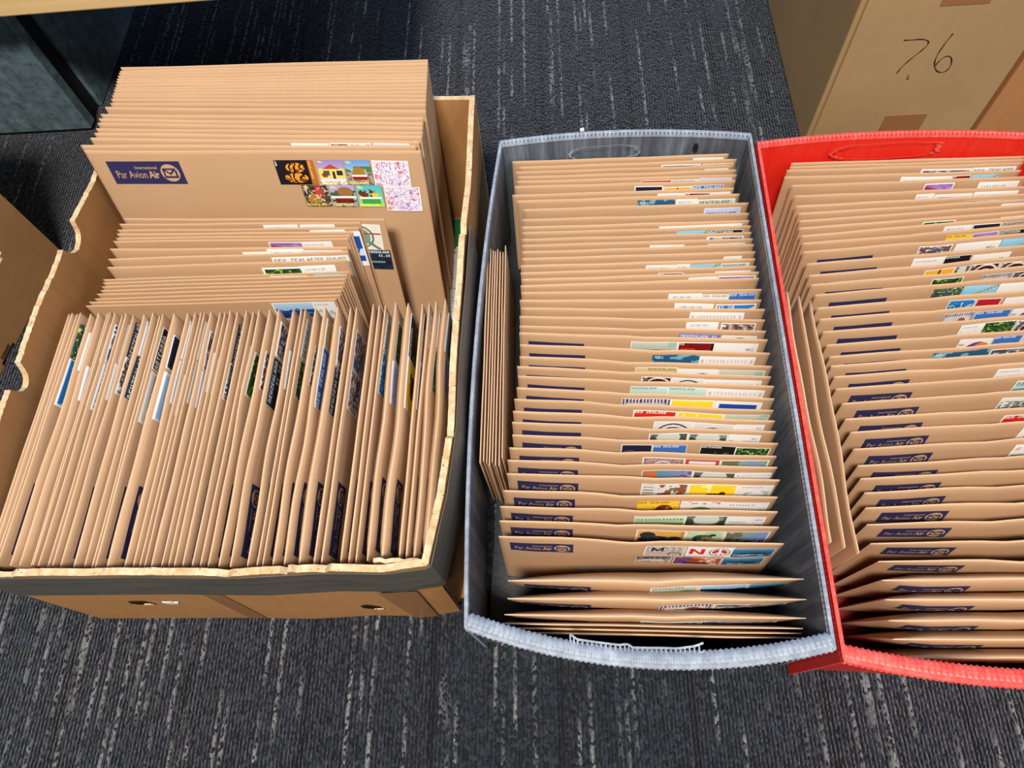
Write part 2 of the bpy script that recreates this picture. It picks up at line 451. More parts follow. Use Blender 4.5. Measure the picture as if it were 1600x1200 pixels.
gt = tray('plastic_tray', 'grey fluted plastic tray packed with envelopes', (-0.0745, 0.067), (0.1995, 0.049), (0.2125, 0.552), (-0.0490, 0.560),
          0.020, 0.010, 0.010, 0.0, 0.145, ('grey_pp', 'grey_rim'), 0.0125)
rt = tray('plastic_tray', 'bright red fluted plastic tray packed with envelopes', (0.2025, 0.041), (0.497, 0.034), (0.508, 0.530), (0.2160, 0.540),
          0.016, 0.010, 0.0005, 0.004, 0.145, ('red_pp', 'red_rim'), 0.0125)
# torn handle edge on the inside of the grey front rim
def ladder(name, pts, z, wid, mat, parent, pitch=0.0035, r=0.0006):
    P = np.array(pts, float); seg = np.r_[0, np.cumsum(np.linalg.norm(np.diff(P, axis=0), axis=1))]
    V = []; F = []
    def bar(a, b, rr):
        a = np.array(a); b = np.array(b); d = b-a; d = d/np.linalg.norm(d)
        nn = np.array([-d[1], d[0], 0])*rr; up = np.array([0, 0, rr]); k = len(V)
        for p in (a, b):
            for q in (nn+up, -nn+up, -nn-up, nn-up): V.append(tuple(p+q))
        F.extend([(k, k+1, k+2, k+3), (k+7, k+6, k+5, k+4)]+[(k+j, k+4+j, k+4+(j+1) % 4, k+(j+1) % 4) for j in range(4)])
    s = np.arange(0, seg[-1], pitch)
    def at(q, off):
        x = np.interp(q, seg, P[:, 0]); y = np.interp(q, seg, P[:, 1])
        return (x, y+off, z+0.001*math.sin(q*200))
    for a, b in zip(s[:-1], s[1:]):
        bar(at(a, 0), at(b, 0), r); bar(at(a, wid), at(b, wid), r*1.3); bar(at(a, 0), at(a, wid), r*0.9)
    return mesh(name, V, F, mat, parent)
ladder('torn_handle_edge', [(0.006, 0.0565), (0.011, 0.0525), (0.030, 0.050), (0.044, 0.048), (0.048, 0.0495), (0.052, 0.0465), (0.085, 0.0455), (0.098, 0.047), (0.107, 0.050)],
       0.143, 0.0058, 'grey_rim', gt)
def scratch_ring(parent, cx, cz, rx, rz, y, mat, seed):
    r2 = random.Random(seed); V = []; F = []; n = 36
    for i in range(n):
        a = 2*math.pi*i/n; k = 1+r2.uniform(-0.08, 0.08)
        for q in (1.0, 0.93+r2.uniform(-0.03, 0.03)):
            V.append((cx+math.copysign(abs(math.cos(a))**0.5, math.cos(a))*rx*k*q, y, cz+math.copysign(abs(math.sin(a))**0.7, math.sin(a))*rz*k*q))
    for i in range(n):
        a = 2*i; b = 2*((i+1) % n); F.append((a, b, b+1, a+1))
    return mesh('torn_handle_edge', V, F, mat, parent)
scratch_ring(gt, 0.062, 0.126, 0.036, 0.010, 0.5535, 'grey_rim', 2)
blob('scuff', 0.158, 0.129, 0.003, 0.006, 0.5515, 'black_plastic', 9).parent = gt
scratch_ring(rt, 0.352, 0.128, 0.055, 0.011, 0.5345, 'red_rim', 4)
bl_ = mesh('crumb', *box_vf(-0.002, 0.002, -0.0015, 0.0015, 0, 0.003), 'white'); bl_.parent = gt; bl_.location = (0.038, 0.5665, 0.1455); bl_.rotation_euler = (0.2, 0.1, 0.4)

# ------------------------------------------------------------------ cartons, desk and drawer unit round about
tb = thing('tall_carton', 'tall brown carton marked 7.6 in black marker', 'box', (0.326, 0.663, 0))
bevel(mesh('carton_body', *box_vf(0, 0.199, 0.0022, 0.52, 0.001, 0.40), 'carton2', tb), 0.002)
bevel(mesh('front_flap', *box_vf(0.006, 0.198, -0.0005, 0.0024, 0.001, 0.398), 'carton2', tb), 0.0008)
def strokes(name, lines, y, wd, mat, parent):
    V = []; F = []
    for pts in lines:
        P = np.array(pts, float)
        for _ in range(2):      # smooth by corner cutting
            Q = [P[0]]
            for a, b in zip(P[:-1], P[1:]): Q += [0.75*a+0.25*b, 0.25*a+0.75*b]
            Q.append(P[-1]); P = np.array(Q)
        T = np.gradient(P, axis=0); T /= (np.linalg.norm(T, axis=1)[:, None]+1e-9); N = np.c_[-T[:, 1], T[:, 0]]
        k = len(V)
        for i, (p, n_) in enumerate(zip(P, N)):
            ww = wd*(0.75+0.25*math.sin(i*0.9))
            a = p+n_*ww; b = p-n_*ww
            V += [(a[0], y, a[1]), (b[0], y, b[1])]
        F += [(k+2*i, k+2*i+1, k+2*i+3, k+2*i+2) for i in range(len(P)-1)]
    return mesh(name, V, F, mat, parent)
S7 = [(0.3872, 0.1552), (0.396, 0.155), (0.4058, 0.1555), (0.4136, 0.153), (0.4159, 0.1492), (0.4138, 0.1429), (0.4092, 0.1361), (0.404, 0.1281), (0.3996, 0.1199), (0.3976, 0.1114)]
SD = [(0.4123, 0.1075), (0.4125, 0.1038), (0.4126, 0.102), (0.4154, 0.1029)]
S6 = [(0.4362, 0.1602), (0.4342, 0.1515), (0.4322, 0.1396), (0.4323, 0.1282), (0.4348, 0.1196), (0.4407, 0.1116), (0.4473, 0.1086), (0.4526, 0.1104), (0.4541, 0.1182),
      (0.45, 0.128), (0.4453, 0.1315), (0.4407, 0.1303), (0.4373, 0.1247), (0.4367, 0.1184)]
strokes('handwritten_number', [[(a-0.326, b) for a, b in q] for q in (S7, SD, S6)], -0.0009, 0.00075, 'ink', tb)
mesh('tape_end', *box_vf(0.085, 0.134, -0.0011, -0.0004, 0.002, 0.048), 'brown_tape', tb)
mesh('tape_end', *box_vf(0.081, 0.130, -0.0011, -0.0004, 0.194, 0.34), 'brown_tape', tb)
ob = thing('orange_carton', 'orange-brown carton beside the tall marked carton at the right edge', 'box', (0.529, 0.660, 0))
bevel(mesh('carton_body', *box_vf(0, 0.32, 0, 0.42, 0.001, 0.36), 'carton3', ob), 0.002)
mesh('tape_strip', *box_vf(0.13, 0.178, -0.0007, 0.0, 0.12, 0.36), 'brown_tape', ob)

# carton at the left edge with hand hole
lb = thing('worn_carton', 'worn brown carton with a hand hole at the left edge', 'box', (-0.625, 0.551, 0), (0, 0, R(-8.8)))
# its right-hand face lies in x=0 from y=-0.42 to 0
def holed_face():
    # face grid with an oval hole for the hand and a small notch at the bottom edge
    V = []; F = []; ny, nz = 84, 60; idx = {}
    ys = np.linspace(-0.42, 0, ny+1); zs = np.linspace(0.001, 0.30, nz+1)
    def inside(y, z):
        a = abs((y+0.105)/0.050)**2.6+abs((z-0.084)/0.0165)**2.6
        b = ((y+0.150)/0.017)**2+((z-0.0)/0.012)**2
        return a < 1 or b < 1
    for x in (0.0, -0.004):
        for i, y in enumerate(ys):
            for j, z in enumerate(zs):
                idx[(x, i, j)] = len(V); V.append((x, y, z))
    keep = {(i, j) for i in range(ny) for j in range(nz) if not inside((ys[i]+ys[i+1])/2, (zs[j]+zs[j+1])/2)}
    FM = []
    for (i, j) in keep:
        a = [idx[(0.0, i, j)], idx[(0.0, i+1, j)], idx[(0.0, i+1, j+1)], idx[(0.0, i, j+1)]]
        b = [idx[(-0.004, i, j)], idx[(-0.004, i, j+1)], idx[(-0.004, i+1, j+1)], idx[(-0.004, i+1, j)]]
        F += [tuple(a), tuple(b)]; FM += [0, 0]
        for (di, dj, p, q) in ((-1, 0, (i, j), (i, j+1)), (1, 0, (i+1, j+1), (i+1, j)), (0, -1, (i+1, j), (i, j)), (0, 1, (i, j+1), (i+1, j+1))):
            if (i+di, j+dj) not in keep:
                F.append((idx[(0.0,)+p], idx[(0.0,)+q], idx[(-0.004,)+q], idx[(-0.004,)+p])); FM.append(1)
    return V, F, FM
V_, F_, FM_ = holed_face()
mesh('side_panel', V_, F_, ['carton4', 'torn'], lb, FM_)
mesh('side_panel', *box_vf(-0.34, -0.336, -0.42, 0, 0.001, 0.30), 'carton4', lb)
mesh('end_panel', *box_vf(-0.336, -0.004, -0.004, 0, 0.001, 0.30), 'carton4', lb)
mesh('end_panel', *box_vf(-0.336, -0.004, -0.42, -0.416, 0.001, 0.30), 'carton4', lb)
mesh('bottom_panel', *box_vf(-0.336, -0.004, -0.416, -0.004, 0.001, 0.005), 'carton4', lb)
mesh('lid_flap', *box_vf(-0.336, -0.004, -0.416, -0.004, 0.296, 0.30), 'carton4', lb)

dk = thing('wooden_desk', 'pale wooden desk top edge at the upper left', 'desk', (-0.45, 0.7135, 0))
dk.rotation_euler = (0, 0, R(1.0))
bevel(mesh('desk_top', *box_vf(-0.85, 0.28, 0, 0.62, 0.215, 0.240), 'wood', dk), 0.002)
mesh('leg_panel', *box_vf(0.25, 0.275, 0.56, 0.6, 0.001, 0.215), 'black_plastic', dk)
du = thing('drawer_unit', 'dark slate drawer unit standing under the wooden desk', 'drawer unit', (-0.637, 0.76, 0))
bevel(mesh('drawer_front', *box_vf(-0.42, 0, 0, 0.018, 0.006, 0.212), 'slate', du), 0.0015)
mesh('recess', *box_vf(-0.41, -0.006, 0.018, 0.05, 0.002, 0.212), 'black_plastic', du)
bevel(mesh('carcass', *box_vf(-0.42, 0, 0.05, 0.45, 0.001, 0.212), 'slate', du), 0.0015)
mesh('foot', *box_vf(-0.41, -0.01, 0.003, 0.016, 0.001, 0.006), 'black_plastic', du)

# ------------------------------------------------------------------ stamps: small printed pictures, one colour per cell
FONT = {'A': '010101111101101', 'B': '110101110101110', 'C': '011100100100011', 'D': '110101101101110', 'E': '111100110100111', 'L': '100100100100111',
        'N': '110101101101101', 'O': '111101101101111', 'R': '110101110101101', 'T': '111010010010010', 'W': '101101101111101', 'Z': '111001010100111',
        '0': '111101101101111', '1': '010110010010111', '2': '110001010100111', '4': '101101111001001', '5': '111100110001110', '.': '000000000000010',
        '$': '011110010011110', 'c': '000011100100011', 'M': '101111101101101', ' ': '000000000000000'}
def put(img, s, r, c, col, k=1):
    for ch in s:
        g = FONT[ch]
        for i in range(5):
            for j in range(3):
                if g[i*3+j] == '1':
                    img[max(0, r+i*k):r+i*k+k, max(0, c+j*k):c+j*k+k] = col
        c += 4*k
def hsh(a, b, seed):
    v = np.sin(a*12.9898+b*78.233+seed*37.719)*43758.5453
    return v-np.floor(v)
def vnoise(U, V, sc_, seed):
    x = U*sc_; y = V*sc_; xi = np.floor(x); yi = np.floor(y); fx = x-xi; fy = y-yi
    fx = fx*fx*(3-2*fx); fy = fy*fy*(3-2*fy)
    a = hsh(xi, yi, seed); b = hsh(xi+1, yi, seed); c = hsh(xi, yi+1, seed); d = hsh(xi+1, yi+1, seed)
    return (a*(1-fx)+b*fx)*(1-fy)+(c*(1-fx)+d*fx)*fy
def paint(design, nu, nv, seed=0):
    """rows run from the top of the stamp downwards"""
    U, V = np.meshgrid((np.arange(nu)+0.5)/nu, (np.arange(nv)+0.5)/nv)
    im = np.ones((nv, nu, 3))*np.array([232, 230, 226.])
    def fill(mask, col): im[mask] = col
    def mixf(f, c0, c1):
        im[:] = np.array(c0, float)*(1-f[..., None])+np.array(c1, float)*f[..., None]
    def el(cx, cy, rx, ry): return ((U-cx)/rx)**2+((V-cy)/ry)**2 < 1
    def ring(cx, cy, r0, r1, asp=nu/nv):
        d = np.sqrt(((U-cx)*asp)**2+(V-cy)**2); return (d > r0) & (d < r1)
    n1 = vnoise(U, V, 7, seed+1); n2 = vnoise(U, V, 15, seed+2); n3 = vnoise(U, V, 4, seed+3)
    border = 1; k = max(1, nu//44); W_ = (240, 238, 232)
    if design == 'fungus':
        fill(U < 2, (24, 20, 30)); fill(U > 0.83, (176, 106, 36))
        a = el(0.5, 0.3, 0.24, 0.2) | el(0.47, 0.72, 0.3, 0.2)
        fill(a & (np.sin(U*38+n1*9) > -0.35), (236, 150, 40)); fill(a & (n2 > 0.7), (120, 60, 14))
        put(im, '2', 2, 2, W_, k); put(im, '0', 2+6*k, 2, W_, k)
        for i, ch in enumerate('ZEALAND'): put(im, ch, 2+i*6*k, int(nu*0.88), (240, 200, 130), k)
        border = 0
    elif design == 'house':
        mixf(V, (150, 130, 190), (210, 205, 220)); fill((V > 0.34) & (V < 0.75), (232, 206, 110)); fill((V > 0.16+abs(U-0.5)*0.6) & (V < 0.36), (176, 70, 58))
        fill((V > 0.42) & (V < 0.62) & (np.abs(U-0.3) < 0.12), (70, 84, 90)); fill((V > 0.42) & (V < 0.62) & (np.abs(U-0.8) < 0.11), (40, 48, 60)); fill((V > 0.45) & (V < 0.78) & (np.abs(U-0.56) < 0.05), (60, 34, 26))
        fill(V > 0.75, (224, 226, 224)); fill(el(0.22, 0.6, 0.12, 0.1), (130, 60, 40)); fill((V > 0.85) & (n2 > 0.5), (196, 140, 110))
        put(im, '40c', 2, 3, (246, 226, 70), k); put(im, 'NEWZEALAND'[:10], nv-7*k, 1, (250, 226, 80), k); border = 0
    elif design == 'truck':
        mixf(V, (96, 150, 210), (226, 232, 236)); fill((V > 0.24) & (V < 0.5) & (n1 > 0.35), (78, 122, 52)); fill(V > 0.5, (170, 156, 140))
        fill((n2 > 0.55) & (V > 0.5), (120, 104, 96)); fill(el(0.5, 0.48, 0.24, 0.2), (166, 118, 44)); fill((np.abs(U-0.5) < 0.3) & (V > 0.58) & (V < 0.66), (236, 230, 220))
        fill((np.abs(U-0.5) < 0.28) & (V > 0.66) & (V < 0.8), (132, 36, 24)); put(im, '40c', 2, 3, (236, 220, 90), k); put(im, 'NEWZEALAND', nv-7*k, 1, (250, 226, 60), k); border = 0
    elif design == 'purple_lines':
        mixf(n1, (238, 228, 230), (224, 206, 222)); s = np.sin((U+0.25*n1)*46+np.sin(V*21+n2*4)*2.6)
        fill(s > 0.78, (140, 112, 184)); fill((U > 0.68) & (V < 0.6) & (n2 > 0.66), (196, 110, 132)); fill((U < 0.2) & (n2 > 0.62), (210, 140, 120)); border = 2
    elif design == 'crayfish':
        mixf(n1, (40, 34, 40), (120, 92, 60)); fill(el(0.62, 0.3, 0.14, 0.26), (206, 58, 44)); fill(el(0.4, 0.62, 0.28, 0.22), (170, 122, 44)); fill(n2 > 0.74, (200, 190, 180))
        put(im, '40c', 2, 3, (246, 220, 60), k); put(im, 'NEWZEALAND', nv-7*k, 1, (250, 226, 60), k); border = 0
    elif design == 'loaf':
        mixf(V, (176, 166, 206), (150, 160, 150)); fill((V > 0.25) & (V < 0.5) & (n1 > 0.4), (70, 92, 56)); fill(el(0.6, 0.3, 0.3, 0.22), (156, 106, 64)); fill((V > 0.5) & (V < 0.6), (232, 228, 226))
        fill((V > 0.6) & (V < 0.84) & (np.abs(U-0.5) < 0.36), (120, 36, 30)); fill((V > 0.66) & (n2 > 0.68), (60, 26, 20)); put(im, '40c', 2, 3, (240, 220, 110), k); put(im, 'NEWZEALAND', nv-7*k, 1, (250, 226, 60), k); border = 0
    elif design == 'bowl':
        mixf(V, (70, 186, 206), (180, 210, 110)); fill(el(0.4, 0.36, 0.34, 0.2) & (n2 > 0.3), (110, 44, 34)); fill(el(0.7, 0.44, 0.14, 0.1), (226, 196, 60)); fill((V > 0.55) & (V < 0.63) & (np.abs(U-0.5) < 0.42), (240, 244, 240))
        fill((V > 0.63) & (V < 0.88) & (np.abs(U-0.5) < 0.36), (56, 160, 68)); put(im, '40c', 2, 3, (250, 236, 90), k); put(im, 'NEWZEALAND', nv-7*k, 1, (250, 240, 90), k); border = 0
    elif design == 'seal':
        mixf(n1, (226, 216, 204), (236, 226, 216)); d = ring(0.4, 0.5, 0, 0.44); fill(d, (122, 148, 122)); fill(ring(0.4, 0.5, 0.33, 0.38), (214, 214, 200)); fill(ring(0.4, 0.5, 0.40, 0.43), (70, 96, 72))
        fill((V > 0.34) & (V < 0.39) & (n2 > 0.3), (170, 60, 50)); fill((np.abs(U-0.24) < 0.04) & (V > 0.42) & (V < 0.6), (180, 40, 36)); fill((U > 0.62) & (np.abs(V-U-0.08) < 0.06), (96, 120, 90))
    elif design == 'night_sea':
        mixf(V, (40, 56, 74), (14, 20, 30)); fill((np.abs(V-0.62) < 0.05) & (U < 0.8), (120, 140, 150)); fill((V > 0.74) & (n1 > 0.5), (30, 44, 54)); put(im, 'NEWZEALAND', 2, max(1, nu-41*k), W_, k); put(im, '$1.20', 10*k, nu-21*k, (210, 216, 220), k); border = 0
    elif design == 'yellow':
        mixf(n3, (250, 206, 30), (255, 220, 60)); fill(n1 > 0.78, (252, 240, 170)); fill((V > 0.5) & el(0.55, 0.75, 0.22, 0.3), (92, 40, 14)); fill((V > 0.35) & el(0.72, 0.5, 0.07, 0.1), (92, 40, 14)); border = 2
    elif design == 'koru':
        asp = nu/nv; d = np.sqrt(((U-0.5)*asp)**2+(V-0.7)**2); a = np.arctan2(V-0.7, (U-0.5)*asp)
        mixf(n3, (214, 212, 206), (228, 226, 222)); fill(np.sin(d*34-a*1.0) > 0.35, (58, 58, 76)); fill(d > 0.62, (222, 220, 214)); border = 2
    elif design == 'koru_dark':
        asp = nu/nv; d = np.sqrt(((U-0.55)*asp)**2+(V-0.6)**2); a = np.arctan2(V-0.6, (U-0.55)*asp)
        mixf(n3, (66, 30, 26), (50, 24, 26)); fill(np.sin(d*24-a) > 0.45, (226, 216, 206)); fill((U < 0.25) & (n2 > 0.4), (96, 92, 104)); border = 2
    elif design == 'koru_brown':
        mixf(n3, (206, 206, 206), (224, 222, 220)); fill(ring(0.5, 0.8, 0.30, 0.58), (54, 44, 50)); fill(ring(0.5, 0.8, 0, 0.32), (186, 120, 60)); fill(ring(0.5, 0.8, 0.40, 0.47), (200, 196, 190)); border = 2
    elif design == 'pebble':
        mixf(U, (96, 110, 96), (70, 84, 76)); fill(n1 > 0.6, (132, 146, 130)); fill(el(0.5, 0.25, 0.30, 0.36), (206, 212, 202)); fill(el(0.10, 0.5, 0.13, 0.3), (60, 66, 60)); fill(el(0.9, 0.6, 0.13, 0.3), (50, 66, 60)); border = 2
    elif design == 'cat':
        mixf(V, (222, 182, 96), (226, 140, 60)); fill(el(0.42, 0.62, 0.36, 0.24) | el(0.24, 0.34, 0.16, 0.2) | el(0.8, 0.5, 0.14, 0.12), (46, 50, 58)); fill((el(0.42, 0.6, 0.34, 0.2)) & (n2 > 0.66), (84, 90, 100))
        fill((U > 0.9) & (np.sin(V*70) > 0), (150, 100, 30)); border = 2
    elif design == 'bird':
        mixf(n1, (170, 204, 150), (216, 226, 196)); fill(el(0.46, 0.5, 0.24, 0.2), (40, 84, 80)); fill(el(0.56, 0.58, 0.14, 0.12), (186, 130, 60)); fill(el(0.7, 0.34, 0.1, 0.1), (34, 66, 66)); fill((np.abs(U-0.55) < 0.02) & (V > 0.65), (80, 66, 50))
        fill((np.abs(U-0.22-0.3*(V-0.5)) < 0.05) & (V > 0.55), (40, 60, 60)); border = 2
    elif design == 'river':
        mixf(V, (150, 170, 150), (96, 120, 176)); fill((U < 0.4) & (n1 > 0.35), (120, 110, 70)); fill((U > 0.55) & (n2 > 0.5), (130, 150, 214)); fill((V > 0.5) & (n2 < 0.32), (60, 70, 80)); border = 2
    elif design == 'no_peace':
        h_ = int(nv*0.24); kk = max(1, nu//14)
        if nu >= 40:
            r0 = int(nv*0.24); c0 = int(nu*0.08); hh = int(nv*0.56); tw = max(2, nu//12); wd = int(nu*0.33)
            for i in range(hh):
                im[r0+i, c0:c0+tw] = (206, 44, 34); im[r0+i, c0+wd-tw:c0+wd] = (206, 44, 34)
                q = c0+int((wd-tw)*i/hh); im[r0+i, q:q+tw] = (206, 44, 34)
            q0, q1 = 0.71, 0.52
            fill(ring(q0, q1, 0.0, 0.40), (40, 40, 44)); fill(ring(q0, q1, 0.0, 0.36), (236, 234, 230)); fill(ring(q0, q1, 0.0, 0.29), (200, 44, 36))
            asp = nu/nv; xx = (U-q0)*asp; yy = V-q1
            fill(ring(q0, q1, 0, 0.30) & (np.abs(xx) < 0.05), (236, 234, 230)); fill(ring(q0, q1, 0, 0.30) & (np.abs(np.abs(xx)-yy) < 0.07) & (yy > 0), (236, 234, 230))
    elif design == 'rings_m':
        d = np.sqrt(((U-0.3)*1.4)**2+(V-0.35)**2); mixf(n3, (168, 150, 142), (190, 174, 166)); fill(np.sin(d*30) > 0.62, (206, 194, 186)); fill(d < 0.24, (186, 170, 162)); d2 = np.sqrt(((U-0.78)*1.4)**2+(V-0.85)**2); fill(d2 < 0.26, (130, 112, 106)); fill((d2 < 0.2) & (np.sin(d2*60) > 0), (210, 200, 194))
        mu = np.abs(U-0.32); fill((V > 0.16) & (V < 0.56) & (((mu > 0.10) & (mu < 0.15)) | (np.abs(V-0.16-(0.13-mu)*2.0-0.05) < 0.09) & (mu < 0.13)), (50, 42, 40)); border = 2
    elif design == 'whale':
        mixf(V, (70, 140, 176), (20, 66, 104)); fill(el(0.55, 0.62, 0.38, 0.12), (30, 54, 80)); fill((np.abs(V-0.75-0.06*n1) < 0.05) & (n2 > 0.45), (190, 214, 226)); fill((V < 0.16), (120, 170, 196)); border = 1
    elif design == 'beach':
        mixf(V, (110, 130, 150), (206, 170, 130)); fill((V < 0.3) & (n2 > 0.4), (60, 62, 66)); fill((V > 0.35) & (V < 0.7) & (n1 > 0.45), (226, 206, 190)); fill((V > 0.7) & (n2 > 0.62), (150, 80, 50)); border = 1
    elif design == 'festival':
        mixf(n1, (120, 56, 40), (216, 96, 36)); fill((U < 0.35) & (n2 > 0.45), (86, 66, 150)); fill((U > 0.55) & (n2 > 0.6), (236, 214, 190)); fill((V > 0.7) & (n1 > 0.5), (60, 30, 50)); border = 1
    elif design == 'aotearoa':
        fill(V < 0.55, (30, 24, 34)); put(im, 'AOTEAROA', 2, 2, (236, 230, 236), max(1, (nu-4)//32)); fill(V > 0.6, (186, 60, 60)); border = 1
    elif design == 'aotearoa_black':
        fill(U < 2, (26, 24, 26)); put(im, 'AOTEAROA', 2, 2, (226, 220, 210), max(1, (nu-4)//32)); fill((V > 0.4) & (n1 > 0.6), (90, 90, 60)); border = 1
    elif design == 'red_nz':
        fill(V < 2, (226, 120, 70)); fill(V < 0.34, (206, 46, 36)); put(im, 'NEW ZEALAND', 2, 2, W_, max(1, (nu-4)//44)); fill(el(0.62, 0.8, 0.16, 0.34) | el(0.5, 0.62, 0.2, 0.1), (30, 22, 26)); fill((V > 0.34) & (n3 > 0.6) & (U < 0.4), (240, 170, 120)); border = 2
    elif design == 'train':
        mixf(V, (200, 206, 190), (130, 150, 120)); fill((V > 0.35) & (V < 0.75) & (n2 > 0.25), (168, 50, 36)); fill((V > 0.35) & (n1 > 0.66), (36, 40, 44)); fill((U > 0.8) & (n1 > 0.4), (150, 186, 180)); border = 1
    elif design == 'green_field':
        mixf(V, (226, 232, 214), (90, 150, 60)); fill(V > 0.45, (110, 164, 62)); fill((V > 0.55) & (n2 > 0.62), (60, 100, 40)); fill(el(0.56, 0.7, 0.05, 0.18), (90, 40, 30)); fill((V > 0.18) & (V < 0.28) & (np.sin(U*90) > 0), (110, 130, 100)); border = 1
    elif design == 'yellow_nz':
        fill(V < 2, (244, 202, 60)); put(im, 'NEW ZEALAND', 2, 2, (80, 90, 40), max(1, (nu-4)//46)); fill(el(0.66, 0.75, 0.24, 0.5), (120, 44, 26)); fill((V > 0.4) & (n2 > 0.75), (206, 150, 40)); border = 0
    elif design == 'green_emblem':
        fill(el(0.5, 0.85, 0.34, 0.5), (96, 140, 100)); fill(el(0.5, 0.9, 0.24, 0.36), (206, 222, 200)); fill((np.abs(U-0.5) < 0.3) & (np.abs(V-0.6) < 0.06), (70, 120, 80)); fill((V < 0.2) & (n2 > 0.6), (200, 120, 110)); border = 2
    elif design == 'map':
        mixf(n3, (226, 226, 220), (214, 222, 220)); fill((U < 0.26) & (np.sin(V*40) > 0.3), (150, 130, 120)); fill((U > 0.36) & (n1 > 0.5), (150, 84, 56)); fill((U > 0.6) & (n2 > 0.6), (96, 130, 70)); border = 2
    elif design == 'maroon':
        mixf(n1, (200, 176, 172), (150, 100, 104)); fill(np.sin(U*60)*np.sin(V*44) > 0.35, (112, 52, 62)); fill(ring(0.5, 0.5, 0.24, 0.32), (226, 214, 206)); border = 2
    elif design == 'red_frame':
        fill((U < 0.12) | (U > 0.88) | (V < 0.14), (190, 70, 54)); fill((np.abs(U-0.5) < 0.06) & (V > 0.4), (216, 160, 70)); border = 1
    elif design == 'teal_orange':
        mixf(U, (60, 150, 160), (150, 140, 190)); fill((U < 0.3) & (n1 > 0.4), (206, 110, 60)); fill(np.abs(V-0.9+U*0.6) < 0.08, (216, 196, 150)); fill((U > 0.6) & (n2 > 0.62), (110, 90, 150)); border = 1
    elif design == 'gold':
        mixf(V, (226, 206, 150), (150, 110, 40)); fill((V > 0.4) & (n2 > 0.5), (190, 140, 40)); fill((V > 0.5) & (n1 > 0.68), (70, 54, 40)); put(im, 'NEWZEALAND', 2, max(2, nu-42*k), (110, 110, 110), k); border = 1
    elif design == 'purple50':
        fill(el(0.62, 0.7, 0.34, 0.5), (110, 60, 140)); fill(el(0.75, 0.45, 0.2, 0.2), (216, 130, 60)); put(im, '50c', int(nv*0.3), 2, (50, 50, 56), k); fill((V > 0.6) & (n2 > 0.66), (60, 80, 150)); border = 1
    elif design == 'teal_text':
        fill(V < 2, (40, 90, 126)); fill(n1 > 0.72, (120, 170, 186)); put(im, '40c', 2, 3, (196, 226, 226), k); fill((V > 0.5) & (n2 > 0.5), (20, 60, 80)); border = 0
    elif design == 'pale45':
        fill((V > 0.4) & (n1 > 0.5), (170, 200, 220)); fill((V > 0.7) & (n2 > 0.5), (190, 150, 96)); put(im, '45c', int(nv*0.24), max(2, nu-16*k), (90, 90, 96), k); border = 2
    elif design == 'white_pink':
        fill((np.abs(V-0.2) < 0.06) & (np.sin(U*100) > 0) & (np.abs(U-0.5) < 0.36), (206, 198, 198)); fill(el(0.06, 0.22, 0.03, 0.08) | el(0.94, 0.22, 0.03, 0.08), (220, 176, 176)); fill((V > 0.5) & (n1 > 0.5), (130, 160, 110)); fill((V > 0.7) & (n2 > 0.6), (120, 70, 56)); border = 2
    elif design == 'pale_teal':
        mixf(V, (206, 226, 216), (150, 190, 186)); fill(np.abs(V-0.45) < 0.04, (90, 150, 160)); fill((V > 0.55) & (n1 > 0.55), (60, 80, 90)); put(im, 'NEWZEALAND', 2, 2, (96, 130, 120), k); border = 1
    elif design == 'ornate':
        mixf(n1, (226, 222, 220), (196, 186, 196)); fill((np.abs(np.sin(U*44)) > 0.7) & ((V < 0.2) | (U < 0.1) | (U > 0.9)), (70, 70, 100)); fill(el(0.66, 0.7, 0.16, 0.4), (150, 90, 60)); fill((V > 0.5) & (n2 > 0.6), (96, 80, 96)); border = 1
    elif design == 'navy_dark':
        fill(V < 2, (36, 34, 54)); fill(ring(0.3, 0.8, 0.3, 0.36), (120, 120, 150)); fill((V > 0.6) & (n1 > 0.6), (90, 84, 120)); border = 2
    elif design == 'orange_butterfly':
        fill(V < 2, (238, 178, 46)); fill(el(0.3, 0.6, 0.2, 0.28) | el(0.7, 0.6, 0.2, 0.28), (70, 96, 130)); fill(el(0.3, 0.6, 0.12, 0.18) | el(0.7, 0.6, 0.12, 0.18), (170, 190, 200)); fill(np.abs(U-0.5) < 0.03, (40, 34, 40)); border = 2
    elif design == 'lilac_text':
        mixf(V, (196, 204, 236), (160, 176, 224)); fill((np.abs(V-0.25) < 0.06) & (np.sin(U*120) > -0.2) & (U > 0.06) & (U < 0.9), (70, 84, 130)); border = 1
    elif design == 'purple':
        mixf(n1, (190, 150, 210), (130, 96, 176)); fill(np.abs(V-0.2-U*0.4) < 0.08, (170, 50, 80)); border = 2
    elif design == 'sky_fern':
        mixf(V, (150, 206, 232), (120, 180, 216)); fill((np.abs(V-0.8+U*0.8) < 0.08) & (np.sin(U*80) > -0.2), (150, 140, 50)); border = 0
    elif design == 'blue_text':
        fill(V < 2, (62, 112, 188)); put(im, 'NEW ZEALAND', 2, 2, (220, 232, 246), max(1, (nu-4)//44)); fill((V > 0.45) & (n1 > 0.55), (40, 80, 150)); border = 1
    elif design == 'blue_dollar':
        mixf(V, (40, 120, 206), (90, 170, 226)); put(im, '$1.20', 3, 3, W_, k); fill((np.abs(V-1.1+U*0.9) < 0.12), (220, 220, 196)); border = 2
    elif design == 'nz_text':
        put(im, 'NEW ZEALAND', 2, 2, (128, 134, 130), max(1, (nu-4)//46)); fill((V > 0.4) & (n1 > 0.5), (130, 150, 110)); fill((V > 0.55) & (n2 > 0.6), (70, 84, 60)); border = 2
    elif design == 'lavender_nz':
        fill(V < 2, (120, 124, 190)); put(im, 'NEWZEALAND $1.20', 2, 2, (226, 226, 240), 1); fill((V > 0.5) & (n1 > 0.5), (90, 96, 160)); border = 0
    elif design == 'dark_red':
